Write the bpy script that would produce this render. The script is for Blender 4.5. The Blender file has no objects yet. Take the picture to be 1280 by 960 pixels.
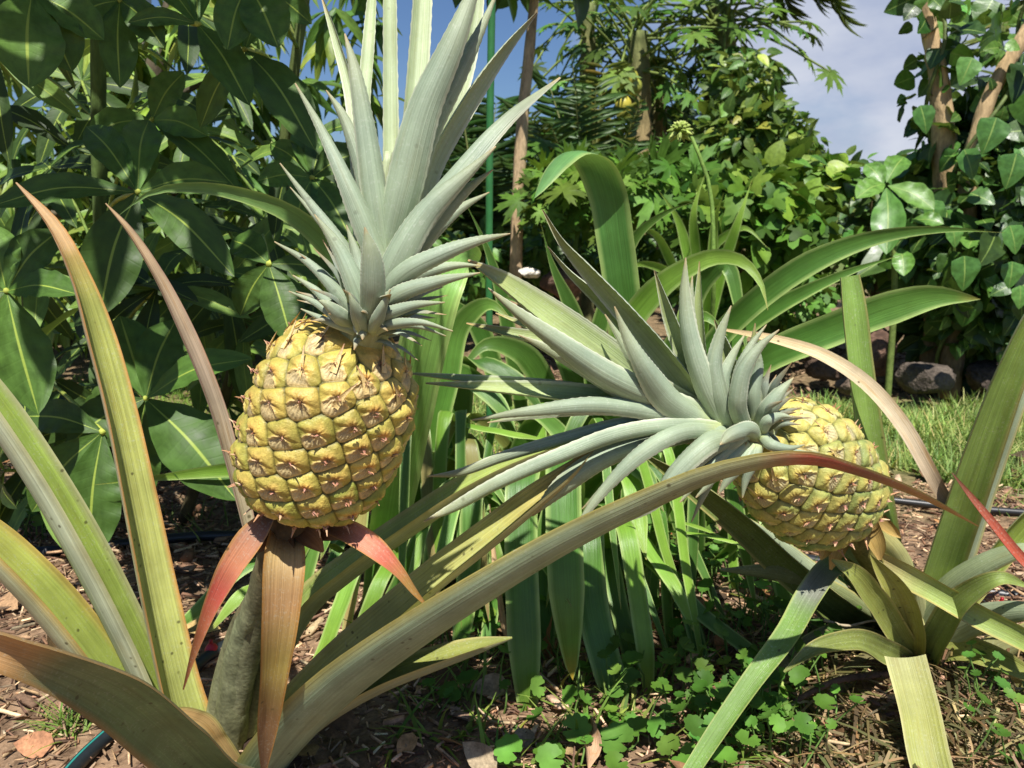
import bpy, math, random
import numpy as np
from math import radians, pi
rng = np.random.default_rng(11)
random.seed(11)
SC = bpy.context.scene
COL = SC.collection

# ------------------------------------------------------------------ camera model
FPX = 1004.0                       # focal length in pixels of a 1280 wide picture
PITCH = radians(12.1)
CAM = np.array([0.0, 0.0, 0.58])
FWD = np.array([0, math.cos(PITCH), -math.sin(PITCH)])
UPV = np.array([0, math.sin(PITCH), math.cos(PITCH)])
RGT = np.array([1.0, 0, 0])
SUN_EL, SUN_AZ = radians(62), radians(3)      # azimuth measured from behind the camera, negative = to the left
SUNDIR = np.array([math.sin(SUN_AZ) * math.cos(SUN_EL), -math.cos(SUN_AZ) * math.cos(SUN_EL), math.sin(SUN_EL)])

def ray(x, y):
    return RGT * ((x - 640) / FPX) + UPV * (-(y - 480) / FPX) + FWD
def at(x, y, Y):                    # point of the world plane at distance Y ahead seen at a spot of the picture
    d = ray(x, y)
    return CAM + d * (Y / d[1])
def mpp(p):                         # metres per picture pixel at point p
    return float(np.dot(np.asarray(p) - CAM, FWD)) / FPX
def gp(x, y, z=0.0):                # point on the ground
    d = ray(x, y)
    return CAM + d * ((z - CAM[2]) / d[2])

def lin(c):
    if isinstance(c, str):
        c = tuple(int(c[i:i + 2], 16) for i in (0, 2, 4))
    c = np.asarray(c, float) / 255.0
    return np.where(c <= 0.04045, c / 12.92, ((c + 0.055) / 1.055) ** 2.4)
def ramp(stops, t):
    if isinstance(stops, str):
        stops = [(0, stops)]
    ts = np.array([s[0] for s in stops]); cs = np.array([lin(s[1]) for s in stops])
    t = np.asarray(t)
    return np.stack([np.interp(t, ts, cs[:, k]) for k in range(3)], -1)
def unit(v):
    v = np.asarray(v, float)
    return v / np.maximum(np.linalg.norm(v, axis=-1, keepdims=True), 1e-9)

# ------------------------------------------------------------------ mesh builder
class MB:
    def __init__(s):
        s.V, s.C, s.U, s.F4, s.F3, s.n = [], [], [], [], [], 0
    def add(s, V, C, U, F4=None, F3=None):
        V = np.asarray(V, float); N = len(V)
        C = np.broadcast_to(np.asarray(C, float), (N, 3)); U = np.broadcast_to(np.asarray(U, float), (N, 3))
        s.V.append(V); s.C.append(C); s.U.append(U)
        if F4 is not None and len(F4): s.F4.append(np.asarray(F4, np.int64) + s.n)
        if F3 is not None and len(F3): s.F3.append(np.asarray(F3, np.int64) + s.n)
        s.n += N
    def build(s, name, mat, parent=None, smooth=True):
        V = np.concatenate(s.V); C = np.concatenate(s.C); U = np.concatenate(s.U)
        off = ROOT_LOC.get(parent.name, np.zeros(3)) if parent is not None else np.zeros(3)
        F4 = np.concatenate(s.F4) if s.F4 else np.zeros((0, 4), np.int64)
        F3 = np.concatenate(s.F3) if s.F3 else np.zeros((0, 3), np.int64)
        me = bpy.data.meshes.new(name)
        me.vertices.add(len(V)); me.vertices.foreach_set('co', (V - off).astype(np.float32).ravel())
        nl = 4 * len(F4) + 3 * len(F3)
        me.loops.add(nl); me.polygons.add(len(F4) + len(F3))
        me.loops.foreach_set('vertex_index', np.concatenate([F4.ravel(), F3.ravel()]).astype(np.int32))
        st = np.concatenate([np.arange(len(F4)) * 4, 4 * len(F4) + np.arange(len(F3)) * 3]).astype(np.int32)
        me.polygons.foreach_set('loop_start', st)
        if smooth: me.polygons.foreach_set('use_smooth', np.ones(len(st), bool))
        a = me.attributes.new('col', 'FLOAT_COLOR', 'POINT')
        a.data.foreach_set('color', np.concatenate([C, np.ones((len(C), 1))], 1).astype(np.float32).ravel())
        a = me.attributes.new('uvw', 'FLOAT_VECTOR', 'POINT')
        a.data.foreach_set('vector', U.astype(np.float32).ravel())
        me.update(calc_edges=True); me.validate()
        me.materials.append(mat)
        o = bpy.data.objects.new(name, me); COL.objects.link(o)
        if parent is not None:
            o.parent = parent; ROOT_LOC[o.name] = off
        return o
ROOT_LOC = {}
def tag(o, label=None, cat=None, group=None, kind=None):
    if label: o['label'] = label
    if cat: o['category'] = cat
    if group: o['group'] = group
    if kind: o['kind'] = kind
    return o
def thing(name, label, cat, loc, group=None):
    o = bpy.data.objects.new(name, None); COL.objects.link(o)
    o.empty_display_size = 0.05
    o.location = [float(v) for v in loc]; ROOT_LOC[o.name] = np.asarray(loc, float)
    return tag(o, label, cat, group)

# ------------------------------------------------------------------ shapes
def catmull(A, t):
    """A (k,d) control rows, t in 0..1 -> rows."""
    k = len(A)
    if k == 2:
        return A[0] * (1 - t)[:, None] + A[1] * t[:, None]
    d = np.r_[0, np.cumsum(np.linalg.norm(np.diff(A[:, :3], axis=0), axis=1) + 1e-9)]
    d /= d[-1]
    m = np.gradient(A, d, axis=0)
    i = np.clip(np.searchsorted(d, t, side='right') - 1, 0, k - 2)
    h = (d[i + 1] - d[i])[:, None]; u = ((t - d[i]) / (d[i + 1] - d[i]))[:, None]
    return ((2 * u**3 - 3 * u**2 + 1) * A[i] + (u**3 - 2 * u**2 + u) * h * m[i] +
            (-2 * u**3 + 3 * u**2) * A[i + 1] + (u**3 - u**2) * h * m[i + 1])

def sweep(mb, P, w, roll=None, tilt=None, wdir=None, A=40, cin='808080', cout=None, th=0.0, n=26, m=7,
          prof=None, edge=None, wave=0.0, fold=0.0, dev=0.0, teeth=0.0):
    P = np.asarray(P, float); w = np.asarray(w, float)
    k = len(P)
    cols = [P, w[:, None]]
    r = np.broadcast_to(np.asarray(0.0 if roll is None else roll, float), (k,))
    cols.append(r[:, None])
    if wdir is not None:
        cols.append(np.broadcast_to(np.asarray(wdir, float), (k, 3)))
    t = np.linspace(0, 1, n)
    if prof is None: t = 1 - (1 - t) ** 1.15
    R = catmull(np.concatenate(cols, 1), t)
    Q, W_, rl = R[:, :3], np.maximum(R[:, 3], 2e-4), np.radians(R[:, 4])
    if prof is not None: W_ = W_ * prof(t)
    W_ = np.maximum(W_, 3e-4)
    T = unit(np.gradient(Q, axis=0))
    C = CAM - Q; C = unit(C - T * (C * T).sum(1, keepdims=True))
    S = np.cross(T, C)
    Ar = radians(A); s = np.linspace(-1, 1, m)
    a, b = np.sin(s * Ar), (1 - np.cos(s * Ar))
    shift = np.zeros(n)
    if wdir is not None:
        wd = R[:, 5:8]; Wv = unit(wd - T * (wd * T).sum(1, keepdims=True)); O = np.cross(T, Wv) * (-1)
        O = np.cross(Wv, T)
        sc = W_ / (2 * math.sin(Ar))
    elif tilt is not None:
        Uz = np.array([0, 0, 1.0]) * tilt + np.array([0.0, 0, 0]); O = C + Uz
        O = unit(O - T * (O * T).sum(1, keepdims=True)); Wv = np.cross(T, O)
        if np.any(rl): 
            O2 = O * np.cos(rl)[:, None] + Wv * np.sin(rl)[:, None]; Wv = np.cross(T, O2); O = O2
        sc = W_ / (2 * math.sin(Ar))
    else:
        O = C * np.cos(rl)[:, None] + S * np.sin(rl)[:, None]
        Wv = S * np.cos(rl)[:, None] - C * np.sin(rl)[:, None]
        E = a[None] * np.cos(rl)[:, None] + b[None] * np.sin(rl)[:, None]
        ext = E.max(1) - E.min(1); sc = W_ / ext
        shift = -(E.max(1) + E.min(1)) / 2 * sc
    base = Q + S * shift[:, None]
    B = b[None] * sc[:, None]
    if fold: B = B + np.abs(s)[None] * fold * sc[:, None]
    G = base[:, None] + Wv[:, None] * (a[None] * sc[:, None])[..., None] + O[:, None] * B[..., None]
    if wave:
        ph = rng.uniform(0, 6.3); fq = rng.uniform(3.5, 6)
        wv = wave * W_[:, None] * (s[None] ** 2) * np.sin(t[:, None] * fq * 6.28 + ph + np.sign(s)[None] * 1.1) * np.sin(pi * np.clip(t, 0, 1))[:, None]
        G = G + O[:, None] * wv[..., None]
    if teeth:
        tk = ((np.arange(n) % 3 == 0) * np.clip(W_ / .012, 0, 1) * rng.uniform(.5, 1.2, n) * teeth)[:, None]
        G[:, -1] += Wv * tk + T * tk; G[:, 0] += -Wv * tk + T * tk
    L = np.linalg.norm(np.diff(Q, axis=0), axis=1).sum()
    rid = rng.uniform(0, 50)
    U = np.stack([np.broadcast_to(s[None], (n, m)), np.broadcast_to((t if prof is not None else t * L)[:, None], (n, m)), np.full((n, m), rid)], -1)
    def color(c):
        cc = np.repeat(ramp(c, t)[:, None], m, 1).copy()
        if edge is not None:
            f = np.clip((np.abs(s) - (1 - edge[1])) / edge[1], 0, 1)[None, :, None]
            cc = cc * (1 - f) + lin(edge[0]) * f
        return cc * rng.uniform(1 - dev, 1 + dev)
    I = np.arange(n * m).reshape(n, m)
    q = np.stack([I[:-1, :-1], I[:-1, 1:], I[1:, 1:], I[1:, :-1]], -1).reshape(-1, 4)
    mb.add(G.reshape(-1, 3), color(cin).reshape(-1, 3), U.reshape(-1, 3), F4=q)
    if th > 0:
        Nn = unit(O[:, None] * np.cos(s * Ar)[None, :, None] - Wv[:, None] * np.sin(s * Ar)[None, :, None])
        tt = np.minimum(th, W_ * 0.14)[:, None] * (1 - s[None] ** 2) ** 0.5 + 0.00012
        G2 = G - Nn * tt[..., None]
        mb.add(G2.reshape(-1, 3), color(cout or cin).reshape(-1, 3), U.reshape(-1, 3) + [0, 0, 60], F4=q[:, ::-1])

def px(spec):
    """'x,y,Y,w; ...' -> 3D points and widths in metres (w in picture pixels)."""
    rows = [[float(v) for v in r.split(',')] for r in spec.strip().strip(';').split(';')]
    P = np.array([at(r[0], r[1], r[2]) for r in rows])
    w = np.array([r[3] * mpp(p) for r, p in zip(rows, P)])
    return P, w

def tube(mb, P, rad, col, nseg=10, n=None, lump=0.0, cap=True):
    P = np.asarray(P, float); rad = np.broadcast_to(np.asarray(rad, float), (len(P),))
    n = n or max(6, 5 * len(P))
    t = np.linspace(0, 1, n)
    R = catmull(np.c_[P, rad], t); Q, r = R[:, :3], np.maximum(R[:, 3], 1e-4)
    T = unit(np.gradient(Q, axis=0))
    ref = np.array([1, 0.2, 0.0]) if abs(T[0][0]) < 0.8 else np.array([0, 1.0, 0.1])
    X = unit(np.cross(T, ref)); Yv = np.cross(T, X)
    an = np.linspace(0, 2 * pi, nseg, endpoint=False)
    rr = r[:, None] * (1 + (lump * rng.normal(size=(n, nseg)) if lump else 0))
    G = Q[:, None] + X[:, None] * (np.cos(an)[None] * rr)[..., None] + Yv[:, None] * (np.sin(an)[None] * rr)[..., None]
    I = np.arange(n * nseg).reshape(n, nseg); J = np.roll(I, -1, 1)
    q = np.stack([I[:-1], J[:-1], J[1:], I[1:]], -1).reshape(-1, 4)
    L = np.linalg.norm(np.diff(Q, axis=0), axis=1).sum()
    U = np.stack([np.broadcast_to(np.cos(an)[None], (n, nseg)), np.broadcast_to((t * L)[:, None], (n, nseg)), np.broadcast_to(np.sin(an)[None], (n, nseg))], -1)
    c = np.repeat(ramp(col, t)[:, None], nseg, 1)
    V = G.reshape(-1, 3); f3 = []
    Ut, ct = U.reshape(-1, 3), c.reshape(-1, 3)
    if cap:
        V = np.r_[V, Q[:1], Q[-1:]]; Ut = np.r_[Ut, Ut[:1], Ut[-1:]]; ct = np.r_[ct, ct[:1], ct[-1:]]
        a0, a1 = n * nseg, n * nseg + 1
        f3 = [(J[0, i], I[0, i], a0) for i in range(nseg)] + [(I[-1, i], J[-1, i], a1) for i in range(nseg)]
    mb.add(V, ct, Ut, F4=q, F3=f3)

# small leaf shapes: x along the leaf 0..1, y across, z up
def grid_leaf(wf, n=6, m=5, fold=0.15, droop=0.2, wavy=0.0):
    t = np.linspace(0, 1, n); s = np.linspace(-1, 1, m)
    w = np.array([max(wf(x), 0.004) for x in t])
    X = np.repeat(t[:, None], m, 1); Yc = s[None] * w[:, None]
    Z = fold * np.abs(Yc) - droop * X ** 2 + wavy * np.sin(X * 14 + s[None] * 2) * np.abs(s)[None] * w[:, None]
    V = np.stack([X, Yc, Z], -1).reshape(-1, 3)
    I = np.arange(n * m).reshape(n, m)
    q = np.stack([I[:-1, :-1], I[:-1, 1:], I[1:, 1:], I[1:, :-1]], -1).reshape(-1, 4)
    U = np.stack([np.repeat(s[None], n, 0), np.repeat(t[:, None], m, 1), np.zeros((n, m))], -1).reshape(-1, 3)
    return V, q, np.zeros((0, 3), int), U
OVATE = grid_leaf(lambda t: 0.27 * math.sin(pi * min(1, t) ** 0.75) ** 0.8, 6, 5, 0.25, 0.22)
HEART = grid_leaf(lambda t: 0.46 * (math.sin(pi * min(1, t ** 0.55 * 0.985 + 0.012)) ** 0.75), 9, 7, 0.12, 0.25, 0.08)
LANCE = grid_leaf(lambda t: 0.11 * math.sin(pi * t ** 0.8) ** 0.8, 6, 3, 0.5, 0.35)
BLADE = grid_leaf(lambda t: 0.035 * (1 - t) ** 0.7, 4, 2, 0, 0.35)
def fan_leaf(lobes, cut, teeth, span=300, droop=0.3, cup=0.0, sharp=1.0):
    pts = []
    a0 = -span / 2
    for i in range(lobes):
        f = abs(i - (lobes - 1) / 2) / ((lobes - 1) / 2 + 1e-6)
        Lr = 1.0 - 0.35 * f ** 1.5
        ac = a0 + span * (i + 0.5) / lobes; da = span / lobes
        pts.append((ac - da * 0.5, cut * Lr))
        for (fa, fr) in teeth: pts.append((ac - da * fa, fr * Lr))
        pts.append((ac, Lr))
        for (fa, fr) in reversed(teeth): pts.append((ac + da * fa, fr * Lr))
    pts.append((a0 + span, cut * 0.65))
    rings = (0.45, 1.0)
    V = [(0, 0, 0)]; U = [(0, 0, 0)]
    for (a, r) in pts:
        for g in rings:
            x, y = r * g * math.cos(radians(a)), r * g * math.sin(radians(a))
            rr = r * g
            V.append((x, y, cup * rr - droop * rr * rr)); U.append((0.5, rr, 0))
    F3, F4 = [], []
    for i in range(len(pts) - 1):
        b = 1 + 2 * i
        F3.append((0, b, b + 2)); F4.append((b, b + 1, b + 3, b + 2))
    V = np.array(V); V[:, 2] += 0.0
    U = np.array(U, float)
    return V, np.array(F4), np.array(F3), U
PAPAYA = fan_leaf(7, 0.36, [(0.33, 0.52), (0.30, 0.78), (0.16, 0.70)], 310, 0.35)
ROUND = fan_leaf(9, 0.86, [(0.3, 0.95)], 325, 0.05, 0.32)
LOBED = fan_leaf(5, 0.55, [(0.25, 0.85)], 290, 0.3)
def frames(ax, nm):
    X = unit(ax); Z = unit(nm - X * (nm * X).sum(1, keepdims=True)); Yv = np.cross(Z, X)
    return X, Yv, Z
def scatter(mb, tmpl, pos, ax, nm, size, col, aspect=1.0):
    V, F4, F3, U = tmpl
    X, Yv, Z = frames(ax, nm); N = len(pos); k = len(V)
    sz = np.broadcast_to(np.asarray(size, float), (N,))[:, None, None]
    G = pos[:, None] + sz * (X[:, None] * V[None, :, 0:1] + aspect * Yv[:, None] * V[None, :, 1:2] + Z[:, None] * V[None, :, 2:3])
    UU = np.repeat(U[None], N, 0).copy(); UU[..., 2] = rng.uniform(0, 50, N)[:, None]
    CC = np.repeat(np.broadcast_to(col, (N, 3))[:, None], k, 1)
    o = (np.arange(N) * k)[:, None, None]
    mb.add(G.reshape(-1, 3), CC.reshape(-1, 3), UU.reshape(-1, 3),
           F4=(F4[None] + o).reshape(-1, 4) if len(F4) else None, F3=(F3[None] + o).reshape(-1, 3) if len(F3) else None)
def jit(c, N, amt=0.25, hue=0.12):
    b = lin(c)[None] * np.exp(rng.normal(0, amt, (N, 1))) * (np.array([1.1, .96, .72]) if lin(c)[1] > lin(c)[0] else 1.0)
    b = b * np.exp(rng.normal(0, hue, (N, 3)) * np.array([1, 0.3, 0.8]))
    return np.clip(b, 0.002, 0.9)

# ------------------------------------------------------------------ materials
def newmat(name):
    m = bpy.data.materials.new(name); m.use_nodes = True
    nt = m.node_tree; nt.nodes.clear()
    return m, nt
def N(nt, typ, **kw):
    n = nt.nodes.new(typ)
    for k, v in kw.items():
        if k in n.inputs.keys() if isinstance(k, str) else False: n.inputs[k].default_value = v
        else: setattr(n, k, v)
    return n
def lk(nt, a, b): nt.links.new(a, b)
def math_(nt, op, a, b=None, c=None, clamp=False):
    n = nt.nodes.new('ShaderNodeMath'); n.operation = op; n.use_clamp = clamp
    for i, v in enumerate((a, b, c)):
        if v is None: continue
        if isinstance(v, (int, float)): n.inputs[i].default_value = v
        else: nt.links.new(v, n.inputs[i])
    return n.outputs[0]
def mixc(nt, mode, fac, a, b):
    n = nt.nodes.new('ShaderNodeMix'); n.data_type = 'RGBA'; n.blend_type = mode
    for s, v in ((n.inputs[0], fac), (n.inputs[6], a), (n.inputs[7], b)):
        if isinstance(v, (int, float)): s.default_value = v
        elif isinstance(v, (tuple, list, np.ndarray)): s.default_value = (*[float(x) for x in v], 1.0)
        else: nt.links.new(v, s)
    return n.outputs[2]
def attrs(nt):
    a = nt.nodes.new('ShaderNodeAttribute'); a.attribute_name = 'col'
    b = nt.nodes.new('ShaderNodeAttribute'); b.attribute_name = 'uvw'
    sx = nt.nodes.new('ShaderNodeSeparateXYZ'); lk(nt, b.outputs['Vector'], sx.inputs[0])
    return a.outputs['Color'], b.outputs['Vector'], sx.outputs[0], sx.outputs[1], sx.outputs[2]
def comb(nt, x, y, z):
    n = nt.nodes.new('ShaderNodeCombineXYZ')
    for i, v in enumerate((x, y, z)):
        if isinstance(v, (int, float)): n.inputs[i].default_value = v
        else: lk(nt, v, n.inputs[i])
    return n.outputs[0]
def noise(nt, vec, scale, detail=3.0, rough=0.55):
    n = nt.nodes.new('ShaderNodeTexNoise'); n.inputs['Scale'].default_value = scale
    n.inputs['Detail'].default_value = detail; n.inputs['Roughness'].default_value = rough
    if vec is not None: lk(nt, vec, n.inputs['Vector'])
    return n.outputs['Fac']
def mrange(nt, v, a, b, c, d):
    n = nt.nodes.new('ShaderNodeMapRange'); n.inputs[1].default_value = a; n.inputs[2].default_value = b
    n.inputs[3].default_value = c; n.inputs[4].default_value = d; lk(nt, v, n.inputs[0])
    return n.outputs[0]
def objco(nt):
    return nt.nodes.new('ShaderNodeTexCoord').outputs['Object']
def finish(nt, col, rough=0.5, bump=None, bstr=0.3, bdist=0.001, trans=0.0, tcol=(0.55, 0.75, 0.15), spec=0.4, coat=0.0):
    out = nt.nodes.new('ShaderNodeOutputMaterial'); p = nt.nodes.new('ShaderNodeBsdfPrincipled')
    lk(nt, col, p.inputs['Base Color'])
    if isinstance(rough, (int, float)): p.inputs['Roughness'].default_value = rough
    else: lk(nt, rough, p.inputs['Roughness'])
    p.inputs['Specular IOR Level'].default_value = spec
    if coat: p.inputs['Coat Weight'].default_value = coat; p.inputs['Coat Roughness'].default_value = 0.25
    if bump is not None:
        b = nt.nodes.new('ShaderNodeBump'); b.inputs['Strength'].default_value = bstr; b.inputs['Distance'].default_value = bdist
        lk(nt, bump, b.inputs['Height']); lk(nt, b.outputs[0], p.inputs['Normal'])
    sh = p.outputs[0]
    if trans:
        t = nt.nodes.new('ShaderNodeBsdfTranslucent')
        tc = mixc(nt, 'MULTIPLY', 1.0, mixc(nt, 'MIX', 0.35, col, tcol), (1.0, 1.0, 0.75))
        lk(nt, tc, t.inputs['Color'])
        mx = nt.nodes.new('ShaderNodeMixShader'); mx.inputs[0].default_value = trans
        lk(nt, sh, mx.inputs[1]); lk(nt, t.outputs[0], mx.inputs[2]); sh = mx.outputs[0]
    lk(nt, sh, out.inputs['Surface'])

def mat_strap(name, rough, trans, streak=0.22, scurf=0.0, spots=0.0, spec=0.4, stain=0.0):
    m, nt = newmat(name); col, uv, x, y, z = attrs(nt)
    v = comb(nt, math_(nt, 'MULTIPLY', x, 9.0), math_(nt, 'MULTIPLY', y, 3.0), z)
    s1 = noise(nt, v, 1.6, 3)
    s2 = noise(nt, comb(nt, math_(nt, 'MULTIPLY', x, 28.0), math_(nt, 'MULTIPLY', y, 2.0), z), 1.0, 2)
    f = math_(nt, 'MULTIPLY', mrange(nt, s1, 0.3, 0.7, 1 - streak, 1 + streak), mrange(nt, s2, 0.3, 0.7, 1 - streak * .5, 1 + streak * .5))
    bl = noise(nt, objco(nt), 26.0, 4)
    f = math_(nt, 'MULTIPLY', f, mrange(nt, bl, 0.3, 0.7, 0.84, 1.14))
    c = mixc(nt, 'MULTIPLY', 1.0, col, comb(nt, f, f, f))
    if stain:
        sn_ = noise(nt, comb(nt, math_(nt, 'MULTIPLY', x, 2.2), math_(nt, 'MULTIPLY', y, 14.0), z), 1.0, 5, .65)
        c = mixc(nt, 'MIX', mrange(nt, sn_, .52, .72, 0, stain), c, mixc(nt, 'MULTIPLY', 1.0, c, (.82, .66, .45)))
        sn2 = noise(nt, comb(nt, math_(nt, 'MULTIPLY', x, 4.0), math_(nt, 'MULTIPLY', y, 30.0), z), 1.3, 4, .7)
        c = mixc(nt, 'MIX', mrange(nt, sn2, .66, .74, 0, stain), c, (.16, .11, .06))
    if scurf:
        sc = noise(nt, objco(nt), 420.0, 2)
        k = math_(nt, 'MULTIPLY', mrange(nt, sc, 0.55, 0.8, 0, scurf), mrange(nt, bl, 0.35, 0.65, 0.2, 1.0))
        c = mixc(nt, 'MIX', k, c, (0.52, 0.55, 0.44))
    if spots:
        vo = nt.nodes.new('ShaderNodeTexVoronoi'); vo.inputs['Scale'].default_value = 70.0; lk(nt, objco(nt), vo.inputs['Vector'])
        sp = math_(nt, 'MULTIPLY', mrange(nt, vo.outputs['Distance'], 0.08, 0.16, spots, 0), mrange(nt, noise(nt, objco(nt), 14.0, 2), 0.52, 0.6, 0, 1))
        c = mixc(nt, 'MIX', sp, c, (0.06, 0.05, 0.02))
    finish(nt, c, mrange(nt, s1, 0.2, 0.8, rough - 0.08, rough + 0.1), math_(nt, 'ADD', s2, math_(nt, 'MULTIPLY', s1, 1.5)), 0.35, 0.0012, trans, spec=spec)
    return m
def mat_broad(name, rough=0.4, trans=0.22, mid='9db04a', midw=0.075, lats=11.0, veins=0.35, blotch=0.25, spec=0.45):
    m, nt = newmat(name); col, uv, x, y, z = attrs(nt)
    ax = math_(nt, 'ABSOLUTE', x)
    midm = mrange(nt, ax, midw * 0.5, midw, 1.0, 0.0)
    ph = math_(nt, 'FRACT', math_(nt, 'SUBTRACT', math_(nt, 'MULTIPLY', y, lats), math_(nt, 'MULTIPLY', ax, 1.1)))
    ln = math_(nt, 'ABSOLUTE', math_(nt, 'SUBTRACT', ph, 0.5))
    latm = math_(nt, 'MULTIPLY', mrange(nt, ln, 0.0, 0.05, 1.0, 0.0), veins)
    bl = noise(nt, comb(nt, math_(nt, 'MULTIPLY', x, 1.5), math_(nt, 'MULTIPLY', y, 4.0), z), 1.7, 4)
    f = mrange(nt, bl, 0.3, 0.7, 1 - blotch, 1 + blotch)
    c = mixc(nt, 'MULTIPLY', 1.0, col, comb(nt, f, f, f))
    c = mixc(nt, 'MIX', math_(nt, 'MULTIPLY', latm, 0.55), c, mixc(nt, 'MULTIPLY', 1.0, c, (1.45, 1.4, 1.2)))
    c = mixc(nt, 'MIX', math_(nt, 'MULTIPLY', midm, 0.9 if veins > 0.2 else 0.45), c, lin(mid))
    h = math_(nt, 'ADD', math_(nt, 'MULTIPLY', math_(nt, 'SMOOTH_MIN', ln, 0.12, 0.1), 1.6), math_(nt, 'MULTIPLY', bl, 0.8))
    finish(nt, c, mrange(nt, bl, 0.25, 0.75, rough - 0.08, rough + 0.12), h, 0.4, 0.0016, trans, spec=spec)
    return m
def mat_col(name, rough=0.8, nscale=20.0, amt=0.35, bstr=0.6, bdist=0.004, detail=5, stretch=(1, 1, 1), trans=0.0, spec=0.3, coat=0):
    m, nt = newmat(name); col, uv, x, y, z = attrs(nt)
    mp = nt.nodes.new('ShaderNodeMapping'); mp.inputs['Scale'].default_value = stretch; lk(nt, objco(nt), mp.inputs[0])
    a = noise(nt, mp.outputs[0], nscale, detail); b = noise(nt, mp.outputs[0], nscale * 5.3, 3)
    f = math_(nt, 'MULTIPLY', mrange(nt, a, 0.3, 0.7, 1 - amt, 1 + amt), mrange(nt, b, 0.3, 0.7, 1 - amt * .6, 1 + amt * .6))
    finish(nt, mixc(nt, 'MULTIPLY', 1.0, col, comb(nt, f, f, f)), rough, math_(nt, 'ADD', a, math_(nt, 'MULTIPLY', b, 0.5)), bstr, bdist, trans, spec=spec, coat=coat)
    return m
M = {}
M['pine'] = mat_strap('pineapple_leaf', 0.5, 0.05, 0.19, scurf=0.45, spots=0.75, stain=.45)
M['crown'] = mat_strap('crown_leaf', 0.44, 0.06, 0.13, scurf=0.65, spots=0.35, stain=.3)
M['dry'] = mat_strap('dry_leaf', 0.75, 0.08, 0.26, stain=.9, spots=0.8, spec=0.2)
M['lily'] = mat_strap('lily_leaf', 0.38, 0.2, 0.18, spots=0.0, spec=0.42, stain=.3)
M['palmate'] = mat_broad('palmate_leaf', 0.5, 0.15, spec=0.3, midw=0.055, lats=13.0, veins=0.3, blotch=0.3)
M['vine'] = mat_broad('vine_leaf', 0.4, 0.16, '8aa352', 0.06, 5.0, 0.3, 0.3)
M['bush'] = mat_broad('bush_leaf', 0.45, 0.2, '86a04a', 0.07, 6.0, 0.12, 0.3)
M['lobed'] = mat_col('lobed_leaf', 0.55, 9, 0.3, 0.35, 0.004, trans=0.15, spec=0.18)
M['grass'] = mat_col('grass_blade', 0.6, 6, 0.3, 0.1, 0.001, trans=0.25)
M['bark'] = mat_col('bark', 0.9, 22, 0.4, 0.9, 0.006, stretch=(1, 1, 0.35))
M['wood'] = mat_col('mulch_wood', 0.85, 60, 0.4, 0.6, 0.002)
M['rock'] = mat_col('rock', 0.92, 14, 0.5, 1.0, 0.02)
M['plastic'] = mat_col('plastic', 0.4, 40, 0.12, 0.1, 0.0005, spec=0.5)
M['stalk'] = mat_col('stalk', 0.65, 45, 0.4, 0.6, 0.002)
M['fruit'] = mat_col('pineapple_rind', 0.45, 150, 0.22, 0.75, 0.0014, spec=0.42)
M['spine'] = mat_col('pineapple_bract', 0.6, 90, 0.3, 0.4, 0.001, trans=0.1)
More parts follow.
